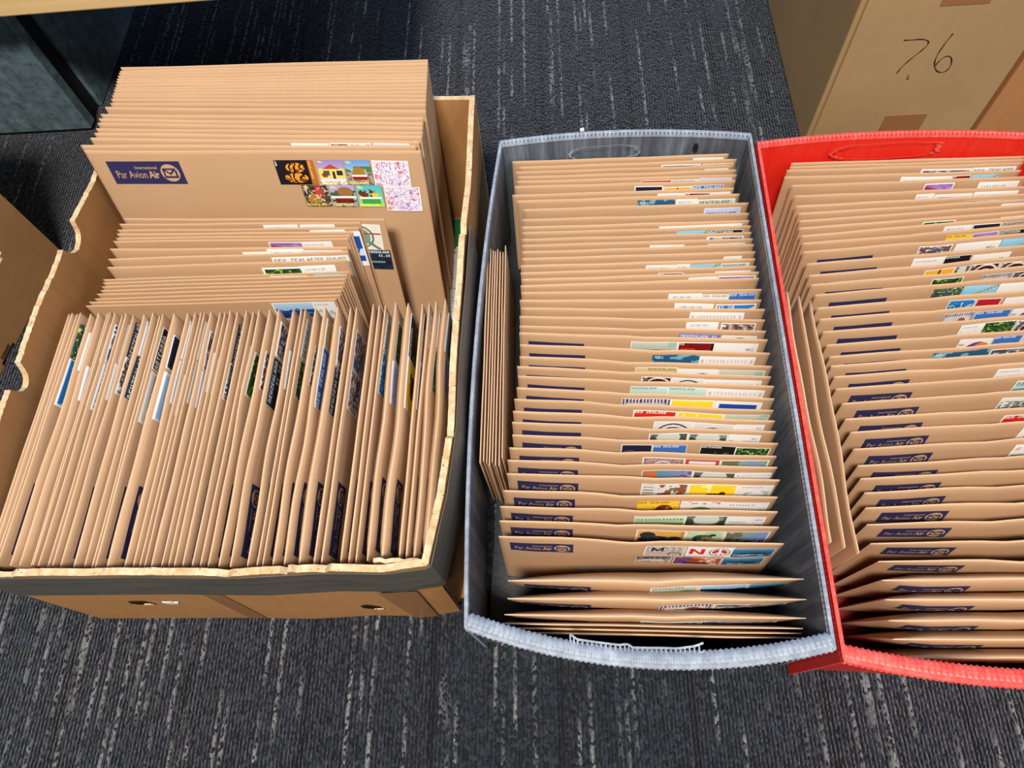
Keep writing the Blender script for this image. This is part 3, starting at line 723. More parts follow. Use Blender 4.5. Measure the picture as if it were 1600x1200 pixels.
        fill(V < 2, (120, 20, 20)); fill((V > 0.3) & (n1 > 0.55), (196, 50, 30)); put(im, '50', 2, 3, (236, 200, 150), k); fill((U > 0.9), (30, 20, 20)); border = 2
    elif design == 'green_dark':
        mixf(n1, (50, 96, 40), (30, 50, 34)); fill(n2 > 0.72, (150, 176, 70)); border = 2
    elif design == 'mountain_blue':
        mixf(V, (190, 214, 236), (90, 150, 210)); fill(V > 0.30+0.25*n3, (28, 64, 116)); fill((V > 0.7), (20, 50, 96)); fill((n2 > 0.7) & (V > 0.4), (70, 120, 170)); border = 2
    elif design == 'green_hill':
        mixf(V, (214, 226, 226), (110, 130, 70)); fill(V > 0.35+0.3*n3, (96, 120, 56)); fill((V > 0.5) & (n2 > 0.62), (60, 70, 40)); put(im, 'NEWZEALAND', 2, 2, (90, 96, 90), k); border = 2
    elif design == 'rapids':
        mixf(n1, (90, 100, 90), (170, 180, 160)); fill(n2 > 0.66, (226, 230, 226)); fill((V > 0.5) & (n3 > 0.55), (80, 60, 40)); fill(V < 0.2, (222, 220, 210)); border = 2
    elif design == 'red_plain':
        fill(V < 2, (176, 30, 44)); fill((V > 0.6) & (n1 > 0.5), (120, 60, 110)); border = 2
    elif design == 'ferns':
        mixf(n1, (40, 60, 60), (90, 120, 66)); fill(n2 > 0.66, (40, 70, 110)); fill(n2 < 0.2, (206, 210, 120)); border = 0
    elif design == 'sea_blue':
        mixf(V, (40, 130, 200), (16, 60, 130)); fill(np.abs(V-0.5+0.2*np.sin(U*9)) < 0.03, (130, 200, 230)); fill(n2 > 0.8, (180, 220, 240)); border = 2
    elif design == 'blue_frame':
        fill((np.abs(U-0.5) < 0.4) & (np.abs(V-0.5) < 0.36), (30, 70, 160)); fill((np.abs(U-0.5) < 0.4) & (np.abs(V-0.6) < 0.1) & (n1 > 0.4), (200, 214, 236)); border = 2
    elif design == 'mixed':
        mixf(n1, (96, 90, 110), (206, 190, 160)); fill(n2 > 0.62, (110, 60, 50)); fill(n3 > 0.65, (60, 90, 130)); fill(n2 < 0.22, (230, 226, 214)); border = 2
    else:       # 'white': pale stamp with a few grey marks
        fill((np.abs(V-0.18) < 0.05) & (np.sin(U*90+seed) > 0.1) & (U > 0.1) & (U < 0.7), (170, 172, 178)); fill((V > 0.45) & (n1 > 0.62), (176, 190, 190)); border = 2
    if border:
        b = border if nu >= 40 else 1
        im[:b] = W_; im[-b:] = W_; im[:, :b] = W_; im[:, -b:] = W_
    return im

def stamp(parent, front, x0, ztop, wd, ht, design, lift=0.0004, nu=34, rot=0.0, seed=0, label=None):
    nv = max(6, int(nu*ht/wd)); 
    im = lin(np.clip(paint(design, nu, nv, seed), 0, 255))
    gx, gz = np.meshgrid(np.linspace(0, wd, nu+1), np.linspace(0, -ht, nv+1))
    tooth = 0.00035
    I, J = np.meshgrid(np.arange(nu+1), np.arange(nv+1))
    gx = gx+np.where(I == 0, -1, np.where(I == nu, 1, 0))*np.where(J % 2 == 0, tooth, -tooth)
    gz = gz+np.where(J == 0, 1, np.where(J == nv, -1, 0))*np.where(I % 2 == 0, tooth, -tooth)
    cx, cz = wd/2, -ht/2
    rx = (gx-cx)*math.cos(rot)-(gz-cz)*math.sin(rot)+cx+x0
    rz = (gx-cx)*math.sin(rot)+(gz-cz)*math.cos(rot)+cz+ztop
    Y = front(rx, rz)-lift
    V = np.stack([rx, Y, rz], -1).reshape(-1, 3)
    a = (J[:-1, :-1]*(nu+1)+I[:-1, :-1]).ravel()
    F = np.stack([a, a+nu+1, a+nu+2, a+1], -1)
    me = bpy.data.meshes.new('stamp')
    me.vertices.add(len(V)); me.vertices.foreach_set('co', V.ravel())
    nf = len(F); me.loops.add(nf*4); me.loops.foreach_set('vertex_index', F.ravel().astype(np.int32))
    me.polygons.add(nf); me.polygons.foreach_set('loop_start', np.arange(0, nf*4, 4, dtype=np.int32))
    me.update(calc_edges=True)
    ca = me.color_attributes.new('Col', 'FLOAT_COLOR', 'CORNER')
    col = np.concatenate([im.reshape(-1, 3), np.ones((nf, 1))], 1)
    ca.data.foreach_set('color', np.repeat(col, 4, axis=0).astype(np.float32).ravel())
    me.materials.append(M['stamp'])
    o = bpy.data.objects.new('stamp', me); C.objects.link(o); o.parent = parent
    if label: o['label'] = label
    return o

# ------------------------------------------------------------------ the airmail mark: navy bar, lettering and round emblem
def text_mesh(txt, size, bold=0.0):
    cu = bpy.data.curves.new('t', 'FONT'); cu.body = txt; cu.size = size; cu.offset = bold; cu.resolution_u = 2; cu.fill_mode = 'FRONT'
    o = bpy.data.objects.new('t', cu); C.objects.link(o)
    bpy.context.view_layer.update()
    me = bpy.data.meshes.new_from_object(o.evaluated_get(bpy.context.evaluated_depsgraph_get()))
    V = np.array([v.co[:2] for v in me.vertices]); F = [tuple(p.vertices) for p in me.polygons]
    bpy.data.objects.remove(o); bpy.data.curves.remove(cu); bpy.data.meshes.remove(me)
    return V, F
def fit(VF, x0, x1, z0, z1):
    V, F = VF; a = V.min(0); b = V.max(0)
    return (V-a)/(b-a)*np.array([x1-x0, z1-z0])+np.array([x0, z0]), F
def join(parts):
    V = []; F = []; k = 0
    for v, f in parts:
        V.append(np.asarray(v)); F += [tuple(i+k for i in q) for q in f]; k += len(v)
    return np.concatenate(V), F
# units: bar is 1 wide, 0.335 high, origin at its top left corner
LET = join([fit(text_mesh('Par Avion', 1.0), 0.075, 0.49, -0.245, -0.135), fit(text_mesh('Air', 1.0, 0.03), 0.515, 0.665, -0.245, -0.135),
            fit(text_mesh('International', 1.0, 0.01), 0.365, 0.665, -0.112, -0.066)])
def disc(cx, cz, r, n=28):
    return [(cx+r*math.cos(2*math.pi*i/n), cz+r*math.sin(2*math.pi*i/n)) for i in range(n)], [tuple(range(n))]
DISC = join([disc(0.825, -0.1675, 0.127)])
def stroke2(a, b, wd):
    a = np.array(a); b = np.array(b); d = (b-a)/np.linalg.norm(b-a); n_ = np.array([-d[1], d[0]])*wd
    return [a+n_-d*wd, a-n_-d*wd, b-n_+d*wd, b+n_+d*wd], [(0, 1, 2, 3)]
ex, ez, ew, eh = 0.825, -0.1675, 0.082, 0.058
ENVI = join([stroke2((ex-ew, ez+eh), (ex+ew*0.9, ez+eh), 0.011), stroke2((ex-ew, ez-eh), (ex+ew, ez-eh), 0.014), stroke2((ex-ew, ez+eh), (ex-ew, ez-eh), 0.011),
             stroke2((ex+ew, ez+eh*0.5), (ex+ew, ez-eh), 0.013), stroke2((ex-ew, ez+eh), (ex, ez-eh*0.25), 0.011), stroke2((ex, ez-eh*0.25), (ex+ew*0.9, ez+eh), 0.011)])
def airmail(parent, front, x0, ztop, wd, full=True):
    nx, nz = 14, 4
    gx, gz = np.meshgrid(np.linspace(x0, x0+wd, nx+1), np.linspace(ztop, ztop-0.335*wd, nz+1))
    V = np.stack([gx, front(gx, gz)-0.0003, gz], -1).reshape(-1, 3)
    F = [(j*(nx+1)+i, (j+1)*(nx+1)+i, (j+1)*(nx+1)+i+1, j*(nx+1)+i+1) for j in range(nz) for i in range(nx)]
    bar = mesh('airmail_label', V, F, 'navy', parent)
    if full:
        for nm, (v, f), mt, lf in (('lettering', LET, 'kraft', 0.00055), ('emblem', DISC, 'kraft', 0.00055), ('emblem_outline', ENVI, 'navy', 0.0008)):
            xx = x0+v[:, 0]*wd; zz = ztop+v[:, 1]*wd
            mesh(nm, np.stack([xx, front(xx, zz)-lf, zz], -1), f, mt, bar)
    return bar

# ------------------------------------------------------------------ an envelope
def envelope(label, group, top, W, H, T, lean, yaw, stamps=(), logo=True, full=False, logo_w=None, logo_z=0.0085, logo_x=0.010,
             wave=0.0012, topfrac=0.12, kink=0.0, seed=0, roll=0.0, botfrac=0.08, sidefrac=0.12, lens=False, skin=0.0004):
    """stands on its long edge, front towards local -y, leaning back by lean degrees; top is the middle of its upper edge"""
    rr = random.Random(seed)
    lean_r = R(lean); yw = R(yaw)
    H = min(H, (top[2]-0.0054-(T/2+0.0005)*abs(math.sin(lean_r)))/math.cos(lean_r))      # rests on the bottom panel
    back = Vector((-math.sin(yw), math.cos(yw), 0))
    base = Vector(top)-back*(H*math.sin(lean_r))-Vector((0, 0, H*math.cos(lean_r)))
    e = thing('envelope', label, 'envelope', base, (-lean_r, R(roll), yw), group)
    ph, ph2 = rr.uniform(0, 6.28), rr.uniform(0, 6.28); A1 = wave*rr.uniform(0.5, 1.2); A2 = wave*0.5*rr.uniform(0.4, 1.2); kc = rr.uniform(0.40, 0.55)
    def parts(x, z):
        x = np.asarray(x, float); z = np.asarray(z, float)
        u = np.clip(x/W+0.5, 0, 1); v = np.clip(z/H, 0, 1)
        env = np.sin(np.pi*u)
        mid = (A1*np.sin(2*np.pi*u*1.0+ph)+A2*np.sin(2*np.pi*u*2.3+ph2))*v*v*env
        mid = mid-kink*np.exp(-((u-kc)/0.07)**2)*v**3
        sx = np.minimum(1, np.minimum(u, 1-u)/sidefrac)**0.65
        if lens: sx = np.sin(np.pi*u)**0.6
        sz = np.minimum(1, (1-v)/topfrac)**0.6*np.minimum(1, v/botfrac)**0.5
        return mid, 0.5*T*sx*sz
    def front(x, z):
        m, h = parts(x, z); return m-h-skin
    us = np.unique(np.r_[np.linspace(0, 1, 15), sidefrac*0.15, sidefrac*0.45, 1-sidefrac*0.15, 1-sidefrac*0.45, kc])
    vs_ = np.array([0, 0.03, 0.08, 0.35, 0.6, 0.78, 1-topfrac, 1-topfrac*0.6, 1-topfrac*0.3, 1-topfrac*0.1, 1.0]); vs_ = np.unique(vs_)
    X, Z = np.meshgrid((us-0.5)*W, vs_*H)
    m, h = parts(X, Z)
    dz = 0.0004*np.sin(X/W*9+ph)*(Z/H)**4
    ny_, nx_ = X.shape
    Vf = np.stack([X, m-h-skin, Z+dz], -1).reshape(-1, 3); Vb = np.stack([X, m+h+skin, Z+dz], -1).reshape(-1, 3)
    V = np.concatenate([Vf, Vb]); K = nx_*ny_
    F = []; FM = []
    g = lambda j, i: j*nx_+i
    for j in range(ny_-1):
        for i in range(nx_-1):
            F.append((g(j, i), g(j, i+1), g(j+1, i+1), g(j+1, i))); FM.append(0)
            F.append((K+g(j, i+1), K+g(j, i), K+g(j+1, i), K+g(j+1, i+1))); FM.append(0)
    for i in range(nx_-1):
        F.append((g(ny_-1, i), g(ny_-1, i+1), K+g(ny_-1, i+1), K+g(ny_-1, i))); FM.append(1)
        F.append((g(0, i+1), g(0, i), K+g(0, i), K+g(0, i+1))); FM.append(0)
    for j in range(ny_-1):
        F.append((g(j, 0), g(j+1, 0), K+g(j+1, 0), K+g(j, 0))); FM.append(1)
        F.append((g(j+1, nx_-1), g(j, nx_-1), K+g(j, nx_-1), K+g(j+1, nx_-1))); FM.append(1)
    mesh('pocket', V, F, ['kraft', 'kraft_edge'], e, FM, True)
    if logo:
        lw = logo_w or 0.0545*W/0.235
        airmail(e, front, -W/2+logo_x, H-logo_z, lw, full)
    for k, s in enumerate(stamps):
        fx, zt, wd, ht, des = s[:5]
        stamp(e, front, fx*W-W/2, H-zt, wd, ht, des, lift=0.0004+0.00015*k, nu=s[5] if len(s) > 5 else 34, rot=s[6] if len(s) > 6 else rr.uniform(-0.02, 0.02), seed=seed*7+k)
    return e, front

# ------------------------------------------------------------------ big envelopes at the back of the cardboard box
BIG = [(-0.2706, 0.5961, -2.7), (-0.2705, 0.5911, -2.8), (-0.2704, 0.5871, -3.0), (-0.2703, 0.5826, -3.1), (-0.2703, 0.5782, -3.2), (-0.2702, 0.5742, -3.4), (-0.2701, 0.5698, -3.5),
       (-0.27, 0.5655, -3.6), (-0.27, 0.5614, -3.8), (-0.2699, 0.5569, -4.0), (-0.2698, 0.5524, -4.2), (-0.2697, 0.5474, -4.4), (-0.2696, 0.5415, -4.7), (-0.2712, 0.535, -4.9),
       (-0.2735, 0.5259, -5.0), (-0.2734, 0.5194, -5.0), (-0.2733, 0.5138, -5.0), (-0.2732, 0.5074, -4.9), (-0.2734, 0.5018, -4.8), (-0.2755, 0.4957, -4.6), (-0.2807, 0.4889, -4.2), (-0.2754, 0.4821, -3.8)]
nb = len(BIG)
for i, (x, y, yw) in enumerate(BIG):
    W = 0.3155 if i < 13 else 0.320
    st = []; full = False
    if i == nb-1:
        W = 0.324; full = True
        px = lambda a: (a-131)/526.0
        st = [(px(428), 0.009, 0.0395, 0.026, 'fungus', 84, 0.0), (px(494), 0.009, 0.0262, 0.026, 'house', 60, 0.0), (px(537), 0.009, 0.0255, 0.026, 'truck', 50, 0.0), (px(579), 0.0095, 0.036, 0.0275, 'purple_lines', 84, -0.02),
              (px(460), 0.0352, 0.0262, 0.0245, 'crayfish', 50, 0.0), (px(503), 0.0352, 0.0262, 0.0245, 'loaf', 50, 0.0), (px(546), 0.0352, 0.0262, 0.0245, 'bowl', 50, 0.0), (px(590), 0.037, 0.036, 0.0275, 'purple_lines', 84, -0.02)]
        st = [(a, b, c*0.96, d, e_, f_, g_) for a, b, c, d, e_, f_, g_ in st]
    elif i == nb-2: W = 0.325
    elif i == nb-3: st = [(0.62, 0.0025, 0.036, 0.026, 'white'), (0.735, 0.002, 0.040, 0.026, 'mixed'), (0.865, 0.002, 0.034, 0.026, 'lilac_text')]
    n = nb-i
    lab = ('large kraft airmail envelope, foremost of the big ones, with orange fungus and purple stamps' if n == 1 else
           'large kraft envelope in the back stack of the cardboard box, %s from front' % nth(n))
    envelope(lab, 'large envelopes at the back of the cardboard box', (x, y, 0.2275), W, 0.229, 0.0024 if i < 13 else 0.0036, 14, yw, st, logo=(i >= nb-1), full=full, logo_w=0.073, logo_z=0.0105, logo_x=0.0165,
             wave=0.0003, seed=100+i, topfrac=0.14, sidefrac=0.04)

# ------------------------------------------------------------------ middle row of the cardboard box
MID = [(-0.2825, 0.438, 0.186, 0.2573, -3.3), (-0.2960, 0.4351, 0.1839, 0.2380, -2.6), (-0.2978, 0.43, 0.1819, 0.2378, -2.5), (-0.3016, 0.4272, 0.1798, 0.2325, -2.5), (-0.3036, 0.4244, 0.1777, 0.2321, -2.4),
       (-0.3063, 0.4223, 0.1757, 0.2332, -2.4), (-0.308, 0.4142, 0.1736, 0.2345, -2.4), (-0.3079, 0.4074, 0.1716, 0.2361, -0.9), (-0.3083, 0.3993, 0.1695, 0.2361, -0.8), (-0.3083, 0.3868, 0.1674, 0.2399, -0.8),
       (-0.3097, 0.3847, 0.1654, 0.2384, -0.7), (-0.3114, 0.3818, 0.1633, 0.2386, -0.7), (-0.313, 0.3789, 0.1613, 0.2389, -0.7), (-0.3157, 0.376, 0.1592, 0.2411, -0.7), (-0.3182, 0.3724, 0.1571, 0.2419, -0.7),
       (-0.3218, 0.3696, 0.1551, 0.2461, -0.7), (-0.3259, 0.3668, 0.153, 0.246, -0.7)]
MST = {0: [(0.835, 0.006, 0.036, 0.032, 'seal', 60, -0.06), (0.855, 0.0385, 0.035, 0.026, 'night_sea', 60, -0.04)], 2: [(0.80, 0.002, 0.034, 0.024, 'white'), (0.93, 0.004, 0.017, 0.045, 'blue_frame', 30, 0.0)],
       1: [(0.60, 0.002, 0.034, 0.024, 'white'), (0.75, 0.002, 0.034, 0.024, 'white')],
       5: [(0.66, 0.0035, 0.036, 0.024, 'purple'), (0.80, 0.003, 0.03, 0.024, 'white')], 6: [(0.56, 0.004, 0.044, 0.028, 'pale45', 40), (0.665, 0.001, 0.036, 0.028, 'white', 40), (0.80, 0.003, 0.042, 0.028, 'lilac_text', 40)],
       7: [(0.68, 0.004, 0.048, 0.028, 'nz_text', 48), (0.85, 0.004, 0.034, 0.028, 'nz_text', 48)], 8: [(0.64, 0.006, 0.044, 0.028, 'green_dark', 40), (0.80, 0.005, 0.034, 0.028, 'white', 40)],
       9: [(0.68, 0.0025, 0.036, 0.026, 'white'), (0.86, 0.0015, 0.03, 0.026, 'sky_fern')], 16: [(0.74, 0.003, 0.045, 0.026, 'mountain_blue'), (0.90, 0.003, 0.022, 0.026, 'white')]}
nm_ = len(MID)
for i, (x, y, z, W, yw) in enumerate(MID):
    lean = 11.0-5.5*i/(nm_-1)
    H = (z-0.0054)/math.cos(R(lean))
    n = nm_-i
    lab = 'kraft envelope in the middle row of the cardboard box, %s from the front' % nth(n)
    if i == 0: lab = 'kraft envelope with round green seal stamp, rearmost of the cardboard box middle row'
    gap = min(MID[i-1][1]-y if i else 0.004, y-MID[i+1][1] if i < nm_-1 else 0.004)
    envelope(lab, 'envelopes in the middle row of the cardboard box', (x, y-0.001, z), W, H, max(0.0003, 0.8*gap-0.0017), lean, yw, MST.get(i, ()), logo=i in (7, 8), logo_z=0.0125 if i == 7 else 0.014,
             wave=0.00015, skin=0.00022, seed=200+i, topfrac=0.14, sidefrac=0.06)

# ------------------------------------------------------------------ front row of the cardboard box, on edge across the width
FRONT = [(-0.4582, 0.2487), (-0.452, 0.2477), (-0.447, 0.2469), (-0.4429, 0.2462), (-0.4344, 0.2448), (-0.4258, 0.2433), (-0.4176, 0.242), (-0.4144, 0.2415), (-0.4095, 0.2407), (-0.4031, 0.2396), (-0.399, 0.2389),
         (-0.3928, 0.2386), (-0.3803, 0.238), (-0.3725, 0.2376), (-0.3671, 0.2374), (-0.3632, 0.2372), (-0.3515, 0.2367), (-0.3392, 0.2361), (-0.3315, 0.2357), (-0.3261, 0.2355), (-0.323, 0.2353), (-0.3161, 0.235),
         (-0.3084, 0.2347), (-0.3038, 0.2345), (-0.2977, 0.2342), (-0.2924, 0.2339), (-0.2832, 0.2335), (-0.2779, 0.2333), (-0.2711, 0.233), (-0.2612, 0.2325), (-0.2529, 0.2321), (-0.2394, 0.232), (-0.2319, 0.2323),
         (-0.2282, 0.2325), (-0.2186, 0.2329), (-0.2097, 0.2334), (-0.1978, 0.2339), (-0.1867, 0.2344), (-0.1808, 0.235), (-0.1654, 0.2368), (-0.1595, 0.2375), (-0.1544, 0.238), (-0.1448, 0.2382), (-0.133, 0.2385),
         (-0.1204, 0.2379), (-0.1145, 0.2371), (-0.1057, 0.2372), (-0.0948, 0.2403)]
pool1 = ['sea_blue', 'green_dark', 'night_sea', 'mountain_blue', 'blue_frame', 'rapids', 'mixed', 'lilac_text', 'green_hill', 'pale45', 'rapids', 'mixed']
nf_ = len(FRONT)
fixed1 = {3: [(0.60, 0.0025, 0.048, 0.030, 'sea_blue', 44), (0.80, 0.0025, 0.036, 0.030, 'ferns', 40)], 5: [(0.62, 0.0025, 0.034, 0.026, 'blue_frame', 36)], 15: [(0.54, 0.0025, 0.05, 0.03, 'rapids', 40), (0.76, 0.0025, 0.044, 0.03, 'aotearoa_black', 40)],
          16: [(0.55, 0.0025, 0.046, 0.03, 'mountain_blue', 40), (0.76, 0.0025, 0.034, 0.03, 'navy_dark', 36)], 30: [(0.60, 0.0025, 0.045, 0.03, 'night_sea', 44), (0.80, 0.0025, 0.036, 0.03, 'mixed', 40)],
          35: [(0.58, 0.0025, 0.06, 0.03, 'blue_text', 50), (0.83, 0.0025, 0.03, 0.03, 'gold', 36)], 43: [(0.56, 0.0025, 0.05, 0.03, 'yellow', 44), (0.77, 0.0025, 0.045, 0.03, 'aotearoa_black', 48)], 44: [(0.56, 0.0025, 0.045, 0.03, 'green_dark', 40), (0.75, 0.0025, 0.05, 0.03, 'aotearoa_black', 48)]}
for i, (x, y) in enumerate(FRONT):
    gap = (FRONT[i+1][0]-x) if i < nf_-1 else 0.011
    gapl = (x-FRONT[i-1][0]) if i else 0.006
    T = max(0.0012, min(0.0070, (0.68 if i < 26 else 0.60)*min(gap, gapl)))
    r3 = random.Random(300+i)
    if i in fixed1: st = fixed1[i]
    elif i in (0, 1, 2): st = []
    elif gap < 0.0062 and r3.random() < 0.6: st = []
    else:
        a = r3.uniform(0.56, 0.68); w1 = r3.uniform(0.034, 0.046)
        st = [(a, r3.uniform(0.002, 0.004), w1, 0.028, r3.choice(pool1), 36)]
        if a+w1/0.235 < 0.82: st.append((a+w1/0.235+0.005, r3.uniform(0.002, 0.004), min(0.04, (0.97-a)*0.235-w1), 0.028, r3.choice(pool1), 36))
    lab = 'kraft envelope on edge, %s from left in the cardboard box front row' % nth(i+1)
    lean = 6.5-6.0*(i/(nf_-1))**0.8
    envelope(lab, 'envelopes in the front row of the cardboard box', (x+{0: 0.003, 1: 0.0012, 46: -0.002, 47: -0.0050}.get(i, 0), max(min(y-0.007+r3.uniform(-0.002, 0.001), 0.2335), 0.2290), 0.1665+r3.uniform(-0.002, 0.002)), 0.234, 0.1615, T, lean, 90-1.2-0.6*(i/(nf_-1))**3+r3.uniform(-0.12, 0.12), st, logo=gap > 0.0058, full=gap > 0.008,
             logo_w=0.060, logo_z=0.0075, wave=0.0003 if min(gap, gapl) < 0.006 else (0.0007 if gap < 0.007 else 0.0014), seed=300+i, topfrac=0.028, sidefrac=0.05)

# ------------------------------------------------------------------ grey tray: upright envelopes, front ones puffed up
GREY = [(0.0798, 0.5505, -1.2), (0.0881, 0.5424, -1.3), (0.0839, 0.536, -1.3), (0.0852, 0.5298, -1.3), (0.0842, 0.5227, -1.3), (0.0831, 0.5148, -1.4), (0.0796, 0.5055, -1.3), (0.0845, 0.4967, -1.3), (0.0916, 0.4836, -1.2), (0.091, 0.4713, -1.2),
        (0.0906, 0.4631, -1.1), (0.0903, 0.4558, -1.1), (0.0899, 0.4478, -1.0), (0.0895, 0.4399, -1.0), (0.0891, 0.432, -1.0), (0.0889, 0.4234, -0.9), (0.0886, 0.415, -0.9), (0.0884, 0.4066, -0.8), (0.0882, 0.3983, -0.8),
        (0.088, 0.3908, -0.7), (0.0877, 0.3805, -1.7), (0.0874, 0.3704, -2.7), (0.0871, 0.36, -3.1), (0.0868, 0.3496, -3.6), (0.0865, 0.3394, -4.0), (0.0862, 0.3301, -4.4), (0.0859, 0.3173, -4.5), (0.0848, 0.304, -4.7),
        (0.084, 0.2936, -4.8), (0.0831, 0.2834, -4.8), (0.0821, 0.2716, -4.8), (0.081, 0.2605, -4.6), (0.0799, 0.249, -4.3), (0.0788, 0.2382, -4.0), (0.0777, 0.227, -3.8), (0.0766, 0.2154, -3.5), (0.075, 0.2045, -3.3),
        (0.0731, 0.192, -3.0), (0.071, 0.1776, -2.8), (0.0688, 0.164, -2.5), (0.0672, 0.1517, -2.5), (0.0667, 0.1369, -2.6)]
# stamps per envelope, given as (start, end, design) in fractions of the envelope's width
GST = {0: [(.84, .98, 'white')], 1: [(.66, .84, 'navy_dark'), (.85, .99, 'gold')], 2: [(.75, .87, 'white'), (.87, .98, 'pale45')], 4: [(.57, .71, 'red_frame'), (.71, .83, 'green_hill'), (.83, .98, 'lilac_text')],
       5: [(.55, .68, 'navy_dark'), (.68, .81, 'orange_butterfly'), (.81, .95, 'blue_text')], 6: [(.66, .78, 'blue_frame'), (.78, .90, 'dark_red'), (.90, .99, 'white')],
       7: [(.55, .72, 'teal_text'), (.72, .82, 'white'), (.82, .985, 'green_hill')], 8: [(.81, .97, 'lilac_text')], 10: [(.61, .97, 'white')], 11: [(.68, .83, 'sky_fern'), (.83, .97, 'aotearoa')],
       12: [(.81, .97, 'mixed')], 13: [(.56, .71, 'white'), (.81, .97, 'lilac_text')], 15: [(.87, .95, 'white')], 16: [(.54, .67, 'white'), (.67, .73, 'white'), (.73, .86, 'sky_fern'), (.86, .98, 'green_hill')],
       17: [(.59, .70, 'dark_red'), (.83, .98, 'white')], 18: [(.71, .83, 'white'), (.83, .99, 'purple')], 20: [(.62, .76, 'white'), (.76, .87, 'nz_text'), (.87, .985, 'blue_text')],
       21: [(.65, .81, 'white'), (.82, .985, 'blue_dollar')], 22: [(.70, .92, 'white_pink')], 23: [(.69, .82, 'white'), (.83, .97, 'mixed')], 24: [(.66, .83, 'lavender_nz'), (.83, .97, 'koru')],
       25: [(.46, .65, 'train'), (.65, .80, 'dark_red'), (.80, .97, 'pale45')], 26: [(.54, .73, 'teal_text'), (.73, .95, 'white_pink')], 27: [(.47, .64, 'gold'), (.64, .80, 'purple50'), (.80, .98, 'train')],
       28: [(.50, .62, 'koru_dark'), (.62, .75, 'koru'), (.75, .97, 'white_pink')], 29: [(.45, .60, 'pale_teal'), (.60, .75, 'pale_teal'), (.75, .97, 'white_pink')], 30: [(.42, .61, 'ornate'), (.61, .78, 'yellow'), (.78, .96, 'blue_frame')],
       31: [(.47, .64, 'red_nz'), (.64, .82, 'yellow'), (.82, .99, 'train')], 32: [(.55, .70, 'koru'), (.70, .86, 'koru_brown'), (.86, .97, 'pale45')], 33: [(.53, .68, 'pebble'), (.68, .83, 'pebble'), (.83, .95, 'pale45')],
       34: [(.42, .54, 'navy_dark'), (.54, .67, 'blue_text'), (.72, .86, 'aotearoa_black'), (.85, .98, 'green_dark')], 35: [(.51, .67, 'maroon'), (.67, .80, 'red_frame'), (.80, .98, 'river')],
       36: [(.51, .70, 'teal_orange'), (.70, .86, 'pebble'), (.86, .99, 'white_pink')], 37: [(.505, .68, 'map'), (.68, .86, 'yellow'), (.86, .99, 'white')], 38: [(.50, .655, 'yellow_nz'), (.66, .82, 'green_emblem'), (.82, .98, 'white')],
       39: [(.495, .68, 'green_field'), (.68, .835, 'pebble'), (.835, .97, 'pale45')], 40: [(.50, .68, 'cat'), (.68, .82, 'bird'), (.82, .98, 'river')]}
LABEL_FX = {27: 'gold stamp', 30: 'ornate and yellow stamps', 31: 'red and yellow stamps', 32: 'spiral stamps', 33: 'two pebble stamps', 35: 'maroon stamp', 38: 'yellow lettered stamp', 39: 'green field stamp', 40: 'black cat stamp'}
ng = len(GREY)
ztop_g = 0.1195
rows = list(GREY)
for i, (x, y, yw) in enumerate(rows):
    r3 = random.Random(400+i)
    gap = (y-rows[i+1][1]) if i < ng-1 else 0.012
    last = i == ng-1
    st = []
    for (a, b, d) in ([] if last else GST.get(i, [])):
        wd = (b-a)*0.235-0.0006
        res = 60 if i >= 24 else 48
        st.append((a, r3.uniform(0.003, 0.0045) + (0.004 if i >= 36 else (0.0015 if i >= 24 else 0)), wd, min(0.032, max(0.022, wd*0.78)), d, res))
    if last:
        st = [(.525, .0065, .0335, .0215, 'rings_m', 72, -0.04), (.675, .0065, .0385, .0215, 'no_peace', 72, -0.02), (.835, .008, .0345, .0195, 'whale', 64, -0.02),
              (.50, .0295, .0300, .0185, 'beach', 60, -0.02), (.64, .0290, .0400, .0190, 'festival', 60, -0.02), (.815, .0285, .0350, .0190, 'whale', 60, -0.01)]
    n = ng-i
    lab = 'kraft airmail envelope upright in the grey tray, %s flat one from the front' % nth(n)
    if i in LABEL_FX: lab = 'kraft envelope with %s, %s flat one from front of grey tray' % (LABEL_FX[i], nth(n))
    if last: lab = 'kraft airmail envelope with NO peace stamp, foremost flat one in the grey tray'
    yy = y; WG = 0.231
    x = min(x-0.001, 0.1995+(y-0.049)*0.0258-0.0052-WG/2)
    e, fr = envelope(lab, 'flat envelopes upright in the grey tray', (x-r3.uniform(0.0, 0.002), yy, ztop_g+r3.uniform(-0.001, 0.0015) + (0.004 if last else 0)), WG, 0.1155 + (0.004 if last else 0), min(0.0058, 0.55*gap), (9.0 if i < ng-6 else 9.0-0.8*(i-ng+6)), yw, st,
                 logo=i >= 24, full=i >= 34, logo_z=0.0112, logo_x=0.0085, wave=0.0010, kink=0.0014 if i >= 24 else 0.0, seed=400+i, topfrac=0.30, sidefrac=0.14)
    if last:
        xs = np.array([-0.048, 0.022, 0.022, -0.048]); zs = np.array([0.055, 0.055, 0.012, 0.012])
        mesh('address_label', np.stack([xs, fr(xs, zs)-0.0006, zs], -1), [(3, 2, 1, 0)], 'window', e)
PUFFG = [(0.0755, 0.1060, 0.2370, 0.0150, '', [(.49, .66, 'green_hill'), (.66, .83, 'mountain_blue'), (.83, .96, 'whale')]), (0.0750, 0.0912, 0.2370, 0.0140, '', [(.52, .70, 'ornate'), (.70, .95, 'mixed')]),
         (0.0725, 0.0780, 0.2370, 0.0110, '', [(.46, .66, 'rapids'), (.66, .92, 'mixed')])]
ords = ['rearmost', 'middle', 'foremost']
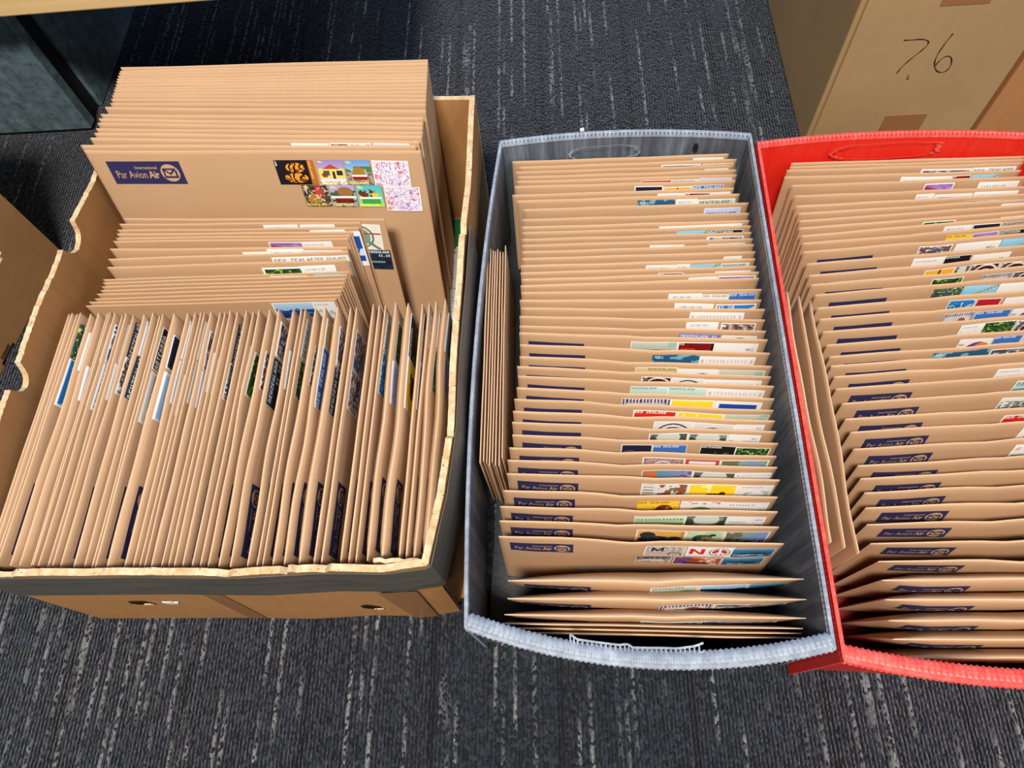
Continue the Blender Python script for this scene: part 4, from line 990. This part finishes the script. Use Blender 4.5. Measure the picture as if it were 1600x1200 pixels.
for i, (x, y, W, T, _, ss) in enumerate(PUFFG):
    st = [(a, 0.0055, (b-a)*W-0.0006, 0.024, d, 60) for a, b, d in ss]
    envelope('bulging kraft airmail envelope, %s of three puffed ones in the grey tray' % ords[i], 'bulging envelopes at the front of the grey tray', (x, y, 0.117-0.001*i), W, 0.1125-0.001*i, T, -7.5, -0.6-0.4*i, st, logo=True, full=True, logo_z=0.0095, logo_x=0.013,
             wave=0.0005, kink=0.0014, seed=460+i, botfrac=0.85, topfrac=0.17, sidefrac=0.25, lens=True)
for i, (x, y, yw) in enumerate([(0.0700, 0.0705, -1.6), (0.0690, 0.0672, -1.7), (0.0690, 0.0640, -1.7)]):
    envelope('kraft envelope squeezed behind the grey tray front rim, %s' % ['furthest from the rim', 'between two others', 'nearest the rim'][i], 'envelopes against the front wall of the grey tray', (x, y, 0.1165-0.0015*i), 0.234, 0.1115-0.0015*i, 0.0020, -8.5, yw, (), logo=False,
             wave=0.0003, seed=470+i, topfrac=0.08, sidefrac=0.2)
# bundle along the left wall of the grey tray
GS = [-0.0640, -0.0614, -0.0588, -0.0563, -0.0540, -0.0512, -0.0484, -0.0456]
for i, x in enumerate(GS):
    r3 = random.Random(480+i)
    envelope('kraft envelope bundled along the grey tray left wall, %s from the wall' % nth(i+1), 'bundle along the left wall of the grey tray', (x, 0.3215+r3.uniform(-0.006, 0.003)-0.004*(i == 3), 0.127+r3.uniform(-0.005, 0.002)), 0.226, 0.1195, 0.0012, 1.0, 90-1.2+0.5*i/8, [] if i != 1 else [(.7, .004, .05, .026, 'sky_fern')],
             logo=False, wave=0.0003, seed=480+i, topfrac=0.16, sidefrac=0.05)

# ------------------------------------------------------------------ red tray
RED = [(0.3742, 0.5290, -1.5), (0.3726, 0.5244, -1.5), (0.3684, 0.5195, -1.5), (0.3642, 0.5102, -1.5), (0.3686, 0.5003, -1.0), (0.3694, 0.4879, -0.4), (0.3696, 0.4764, 0.5), (0.3698, 0.4679, 1.1), (0.3695, 0.4602, 1.7), (0.3687, 0.4526, 2.2),
       (0.3678, 0.4437, 2.9), (0.3671, 0.4353, 3.0), (0.3662, 0.424, 3.1), (0.3666, 0.4105, 3.2), (0.3669, 0.398, 3.3), (0.3672, 0.3865, 3.4), (0.3676, 0.3746, 3.3), (0.3681, 0.3608, 3.2), (0.3685, 0.3479, 3.0), (0.3689, 0.3338, 2.9),
       (0.3692, 0.3202, 2.9), (0.3696, 0.3074, 2.8), (0.3696, 0.2982, 2.8), (0.3696, 0.2872, 2.8), (0.3696, 0.2756, 2.8), (0.3705, 0.2602, 2.6), (0.3714, 0.2452, 2.4), (0.3713, 0.2322, 2.3), (0.3711, 0.2166, 2.1), (0.3719, 0.2017, 1.9),
       (0.3725, 0.1894, 1.8), (0.3717, 0.1769, 1.6), (0.3709, 0.164, 1.4), (0.3698, 0.1496, 1.2), (0.3686, 0.1328, 0.6), (0.3715, 0.1162, -0.4)]
RST = {0: [(.47, .60, 'white'), (.60, .80, 'maroon')], 1: [(.48, .63, 'white'), (.64, .74, 'maroon'), (.74, .86, 'mountain_blue'), (.86, .98, 'mountain_blue')], 2: [(.58, .80, 'mixed'), (.80, .985, 'nz_text')],
       3: [(.50, .72, 'white'), (.72, .80, 'dark_red'), (.80, .92, 'sky_fern')], 4: [(.57, .70, 'purple'), (.80, .97, 'white')], 5: [(.52, .60, 'white'), (.60, .76, 'blue_frame'), (.76, .95, 'white')],
       6: [(.72, .85, 'aotearoa_black'), (.85, .985, 'aotearoa')], 7: [(.85, .98, 'white')], 9: [(.52, .66, 'green_dark'), (.84, .98, 'white')], 10: [(.60, .72, 'white'), (.72, .84, 'navy_dark'), (.84, .98, 'aotearoa_black')],
       11: [(.60, .71, 'yellow_nz'), (.71, .82, 'purple'), (.82, .98, 'aotearoa_black')], 12: [(.48, .62, 'mixed'), (.63, .82, 'pale45'), (.82, .98, 'sky_fern')], 13: [(.44, .58, 'white'), (.57, .68, 'aotearoa_black'), (.68, .84, 'pale45')],
       14: [(.47, .60, 'orange_butterfly'), (.60, .66, 'pebble'), (.66, .78, 'koru_dark'), (.78, .90, 'koru_dark')], 15: [(.49, .62, 'green_dark'), (.69, .82, 'ornate'), (.82, .94, 'koru_dark')],
       16: [(.48, .60, 'ferns'), (.60, .74, 'sky_fern'), (.74, .95, 'pale45')], 17: [(.53, .64, 'sea_blue'), (.64, .74, 'red_plain'), (.75, .95, 'pale45')], 18: [(.49, .62, 'ornate'), (.62, .76, 'blue_text'), (.76, .88, 'purple50')],
       19: [(.54, .64, 'white'), (.63, .76, 'green_dark'), (.76, .88, 'koru_dark')], 20: [(.52, .65, 'purple50'), (.65, .76, 'blue_text'), (.76, .94, 'green_hill')], 21: [(.40, .62, 'teal_text'), (.62, .8, 'mixed')],
       23: [(.62, .75, 'white'), (.75, .93, 'green_dark')], 24: [(.68, .95, 'pale_teal')], 25: [(.60, .76, 'rapids'), (.76, .94, 'train')], 26: [(.59, .78, 'red_nz'), (.78, .95, 'gold')], 27: [(.63, .92, 'white')],
       28: [(.59, .92, 'white_pink')], 29: [(.63, .80, 'red_plain'), (.80, .96, 'koru_dark')], 30: [(.62, .96, 'rapids')], 31: [(.60, .86, 'mountain_blue'), (.86, .98, 'white')], 32: [(.66, .95, 'green_hill')],
       33: [(.59, .83, 'green_hill'), (.83, .98, 'train')], 34: [(.66, .95, 'rapids')], 35: [(.58, .90, 'rapids')]}
RFX = {14: 'orange butterfly stamp', 17: 'blue and red stamps', 21: 'long teal stamp', 24: 'pale teal stamp', 26: 'red swan stamp', 29: 'red stamp', 31: 'blue mountain stamp'}
nr = len(RED)
for i, (x, y, yw) in enumerate(RED):
    r3 = random.Random(500+i)
    gap = (y-RED[i+1][1]) if i < nr-1 else 0.016
    st = []
    for (a, b, d) in RST.get(i, []):
        wd = (b-a)*0.235-0.0006
        st.append((a, r3.uniform(0.003, 0.0045)+(0.003 if i > 23 else (0.001 if i > 10 else 0)), wd, min(0.030, max(0.022, wd*0.75)), d, 60 if i > 10 else 48))
    n = nr-i+5
    lab = 'kraft airmail envelope in the red tray, %s from the front' % nth(n)
    if i in RFX: lab = 'kraft airmail envelope with %s in the red tray, %s from the front' % (RFX[i], nth(n))
    puff = i >= 32
    envelope(lab, 'envelopes upright in the red tray', (x+r3.uniform(-0.001, 0.001), y, 0.1195+r3.uniform(-0.001, 0.001)), 0.235, 0.1155, (0.0080 if puff else min(0.006, 0.55*gap)), (8.0 if i < 32 else 7.0-2.5*(i-32)), yw, st, logo=i >= 12, full=i >= 22, logo_z=0.0112 if i < 32 else 0.009, logo_x=0.016,
             wave=0.0010, kink=0.0012 if i > 10 else 0, seed=500+i, topfrac=0.26, sidefrac=0.3 if puff else 0.14)
PUFFR = [(0.372, 0.1020, -0.3), (0.3715, 0.0870, -0.4), (0.371, 0.0715, -0.4), (0.3715, 0.0575, -0.6), (0.371, 0.0445, -0.3)]
for i, (x, y, yw) in enumerate(PUFFR):
    r3 = random.Random(560+i)
    st = [(.57+0.02*i, 0.006, 0.05, 0.024, ['rapids', 'rapids', 'mountain_blue', 'mixed', 'mixed'][i], 44), (.80+0.02*i, 0.006, 0.035, 0.024, 'green_hill', 40)][:2 if i < 3 else 1]
    envelope('bulging kraft airmail envelope at the front of the red tray, %s from the front' % nth(5-i), 'bulging envelopes at the front of the red tray', (x, y, 0.1185-0.001*i), 0.236, 0.114-0.001*i, [0.0120, 0.0120, 0.0120, 0.0112, 0.0095][i], [-3, -4.5, -6, -7, -7.5][i], yw, st, logo=True, full=True, logo_z=0.0085, logo_x=0.016,
             wave=0.0005, kink=0.0010, seed=560+i, botfrac=0.3, topfrac=0.17, sidefrac=0.14)
# three big ones along the left wall of the red tray
for i, x in enumerate([0.2155, 0.2260, 0.2365]):
    envelope('kraft envelope standing lengthwise along the red tray left wall, %s' % ['nearest the wall', 'middle of the three', 'furthest from the wall'][i], 'envelopes along the left wall of the red tray', (x, 0.245-0.004*i, 0.139-0.002*i), 0.232, 0.1325-0.002*i, 0.0048, 1.0, 90-1.3, (), logo=False,
             wave=0.0016, seed=580+i, topfrac=0.5, sidefrac=0.3)
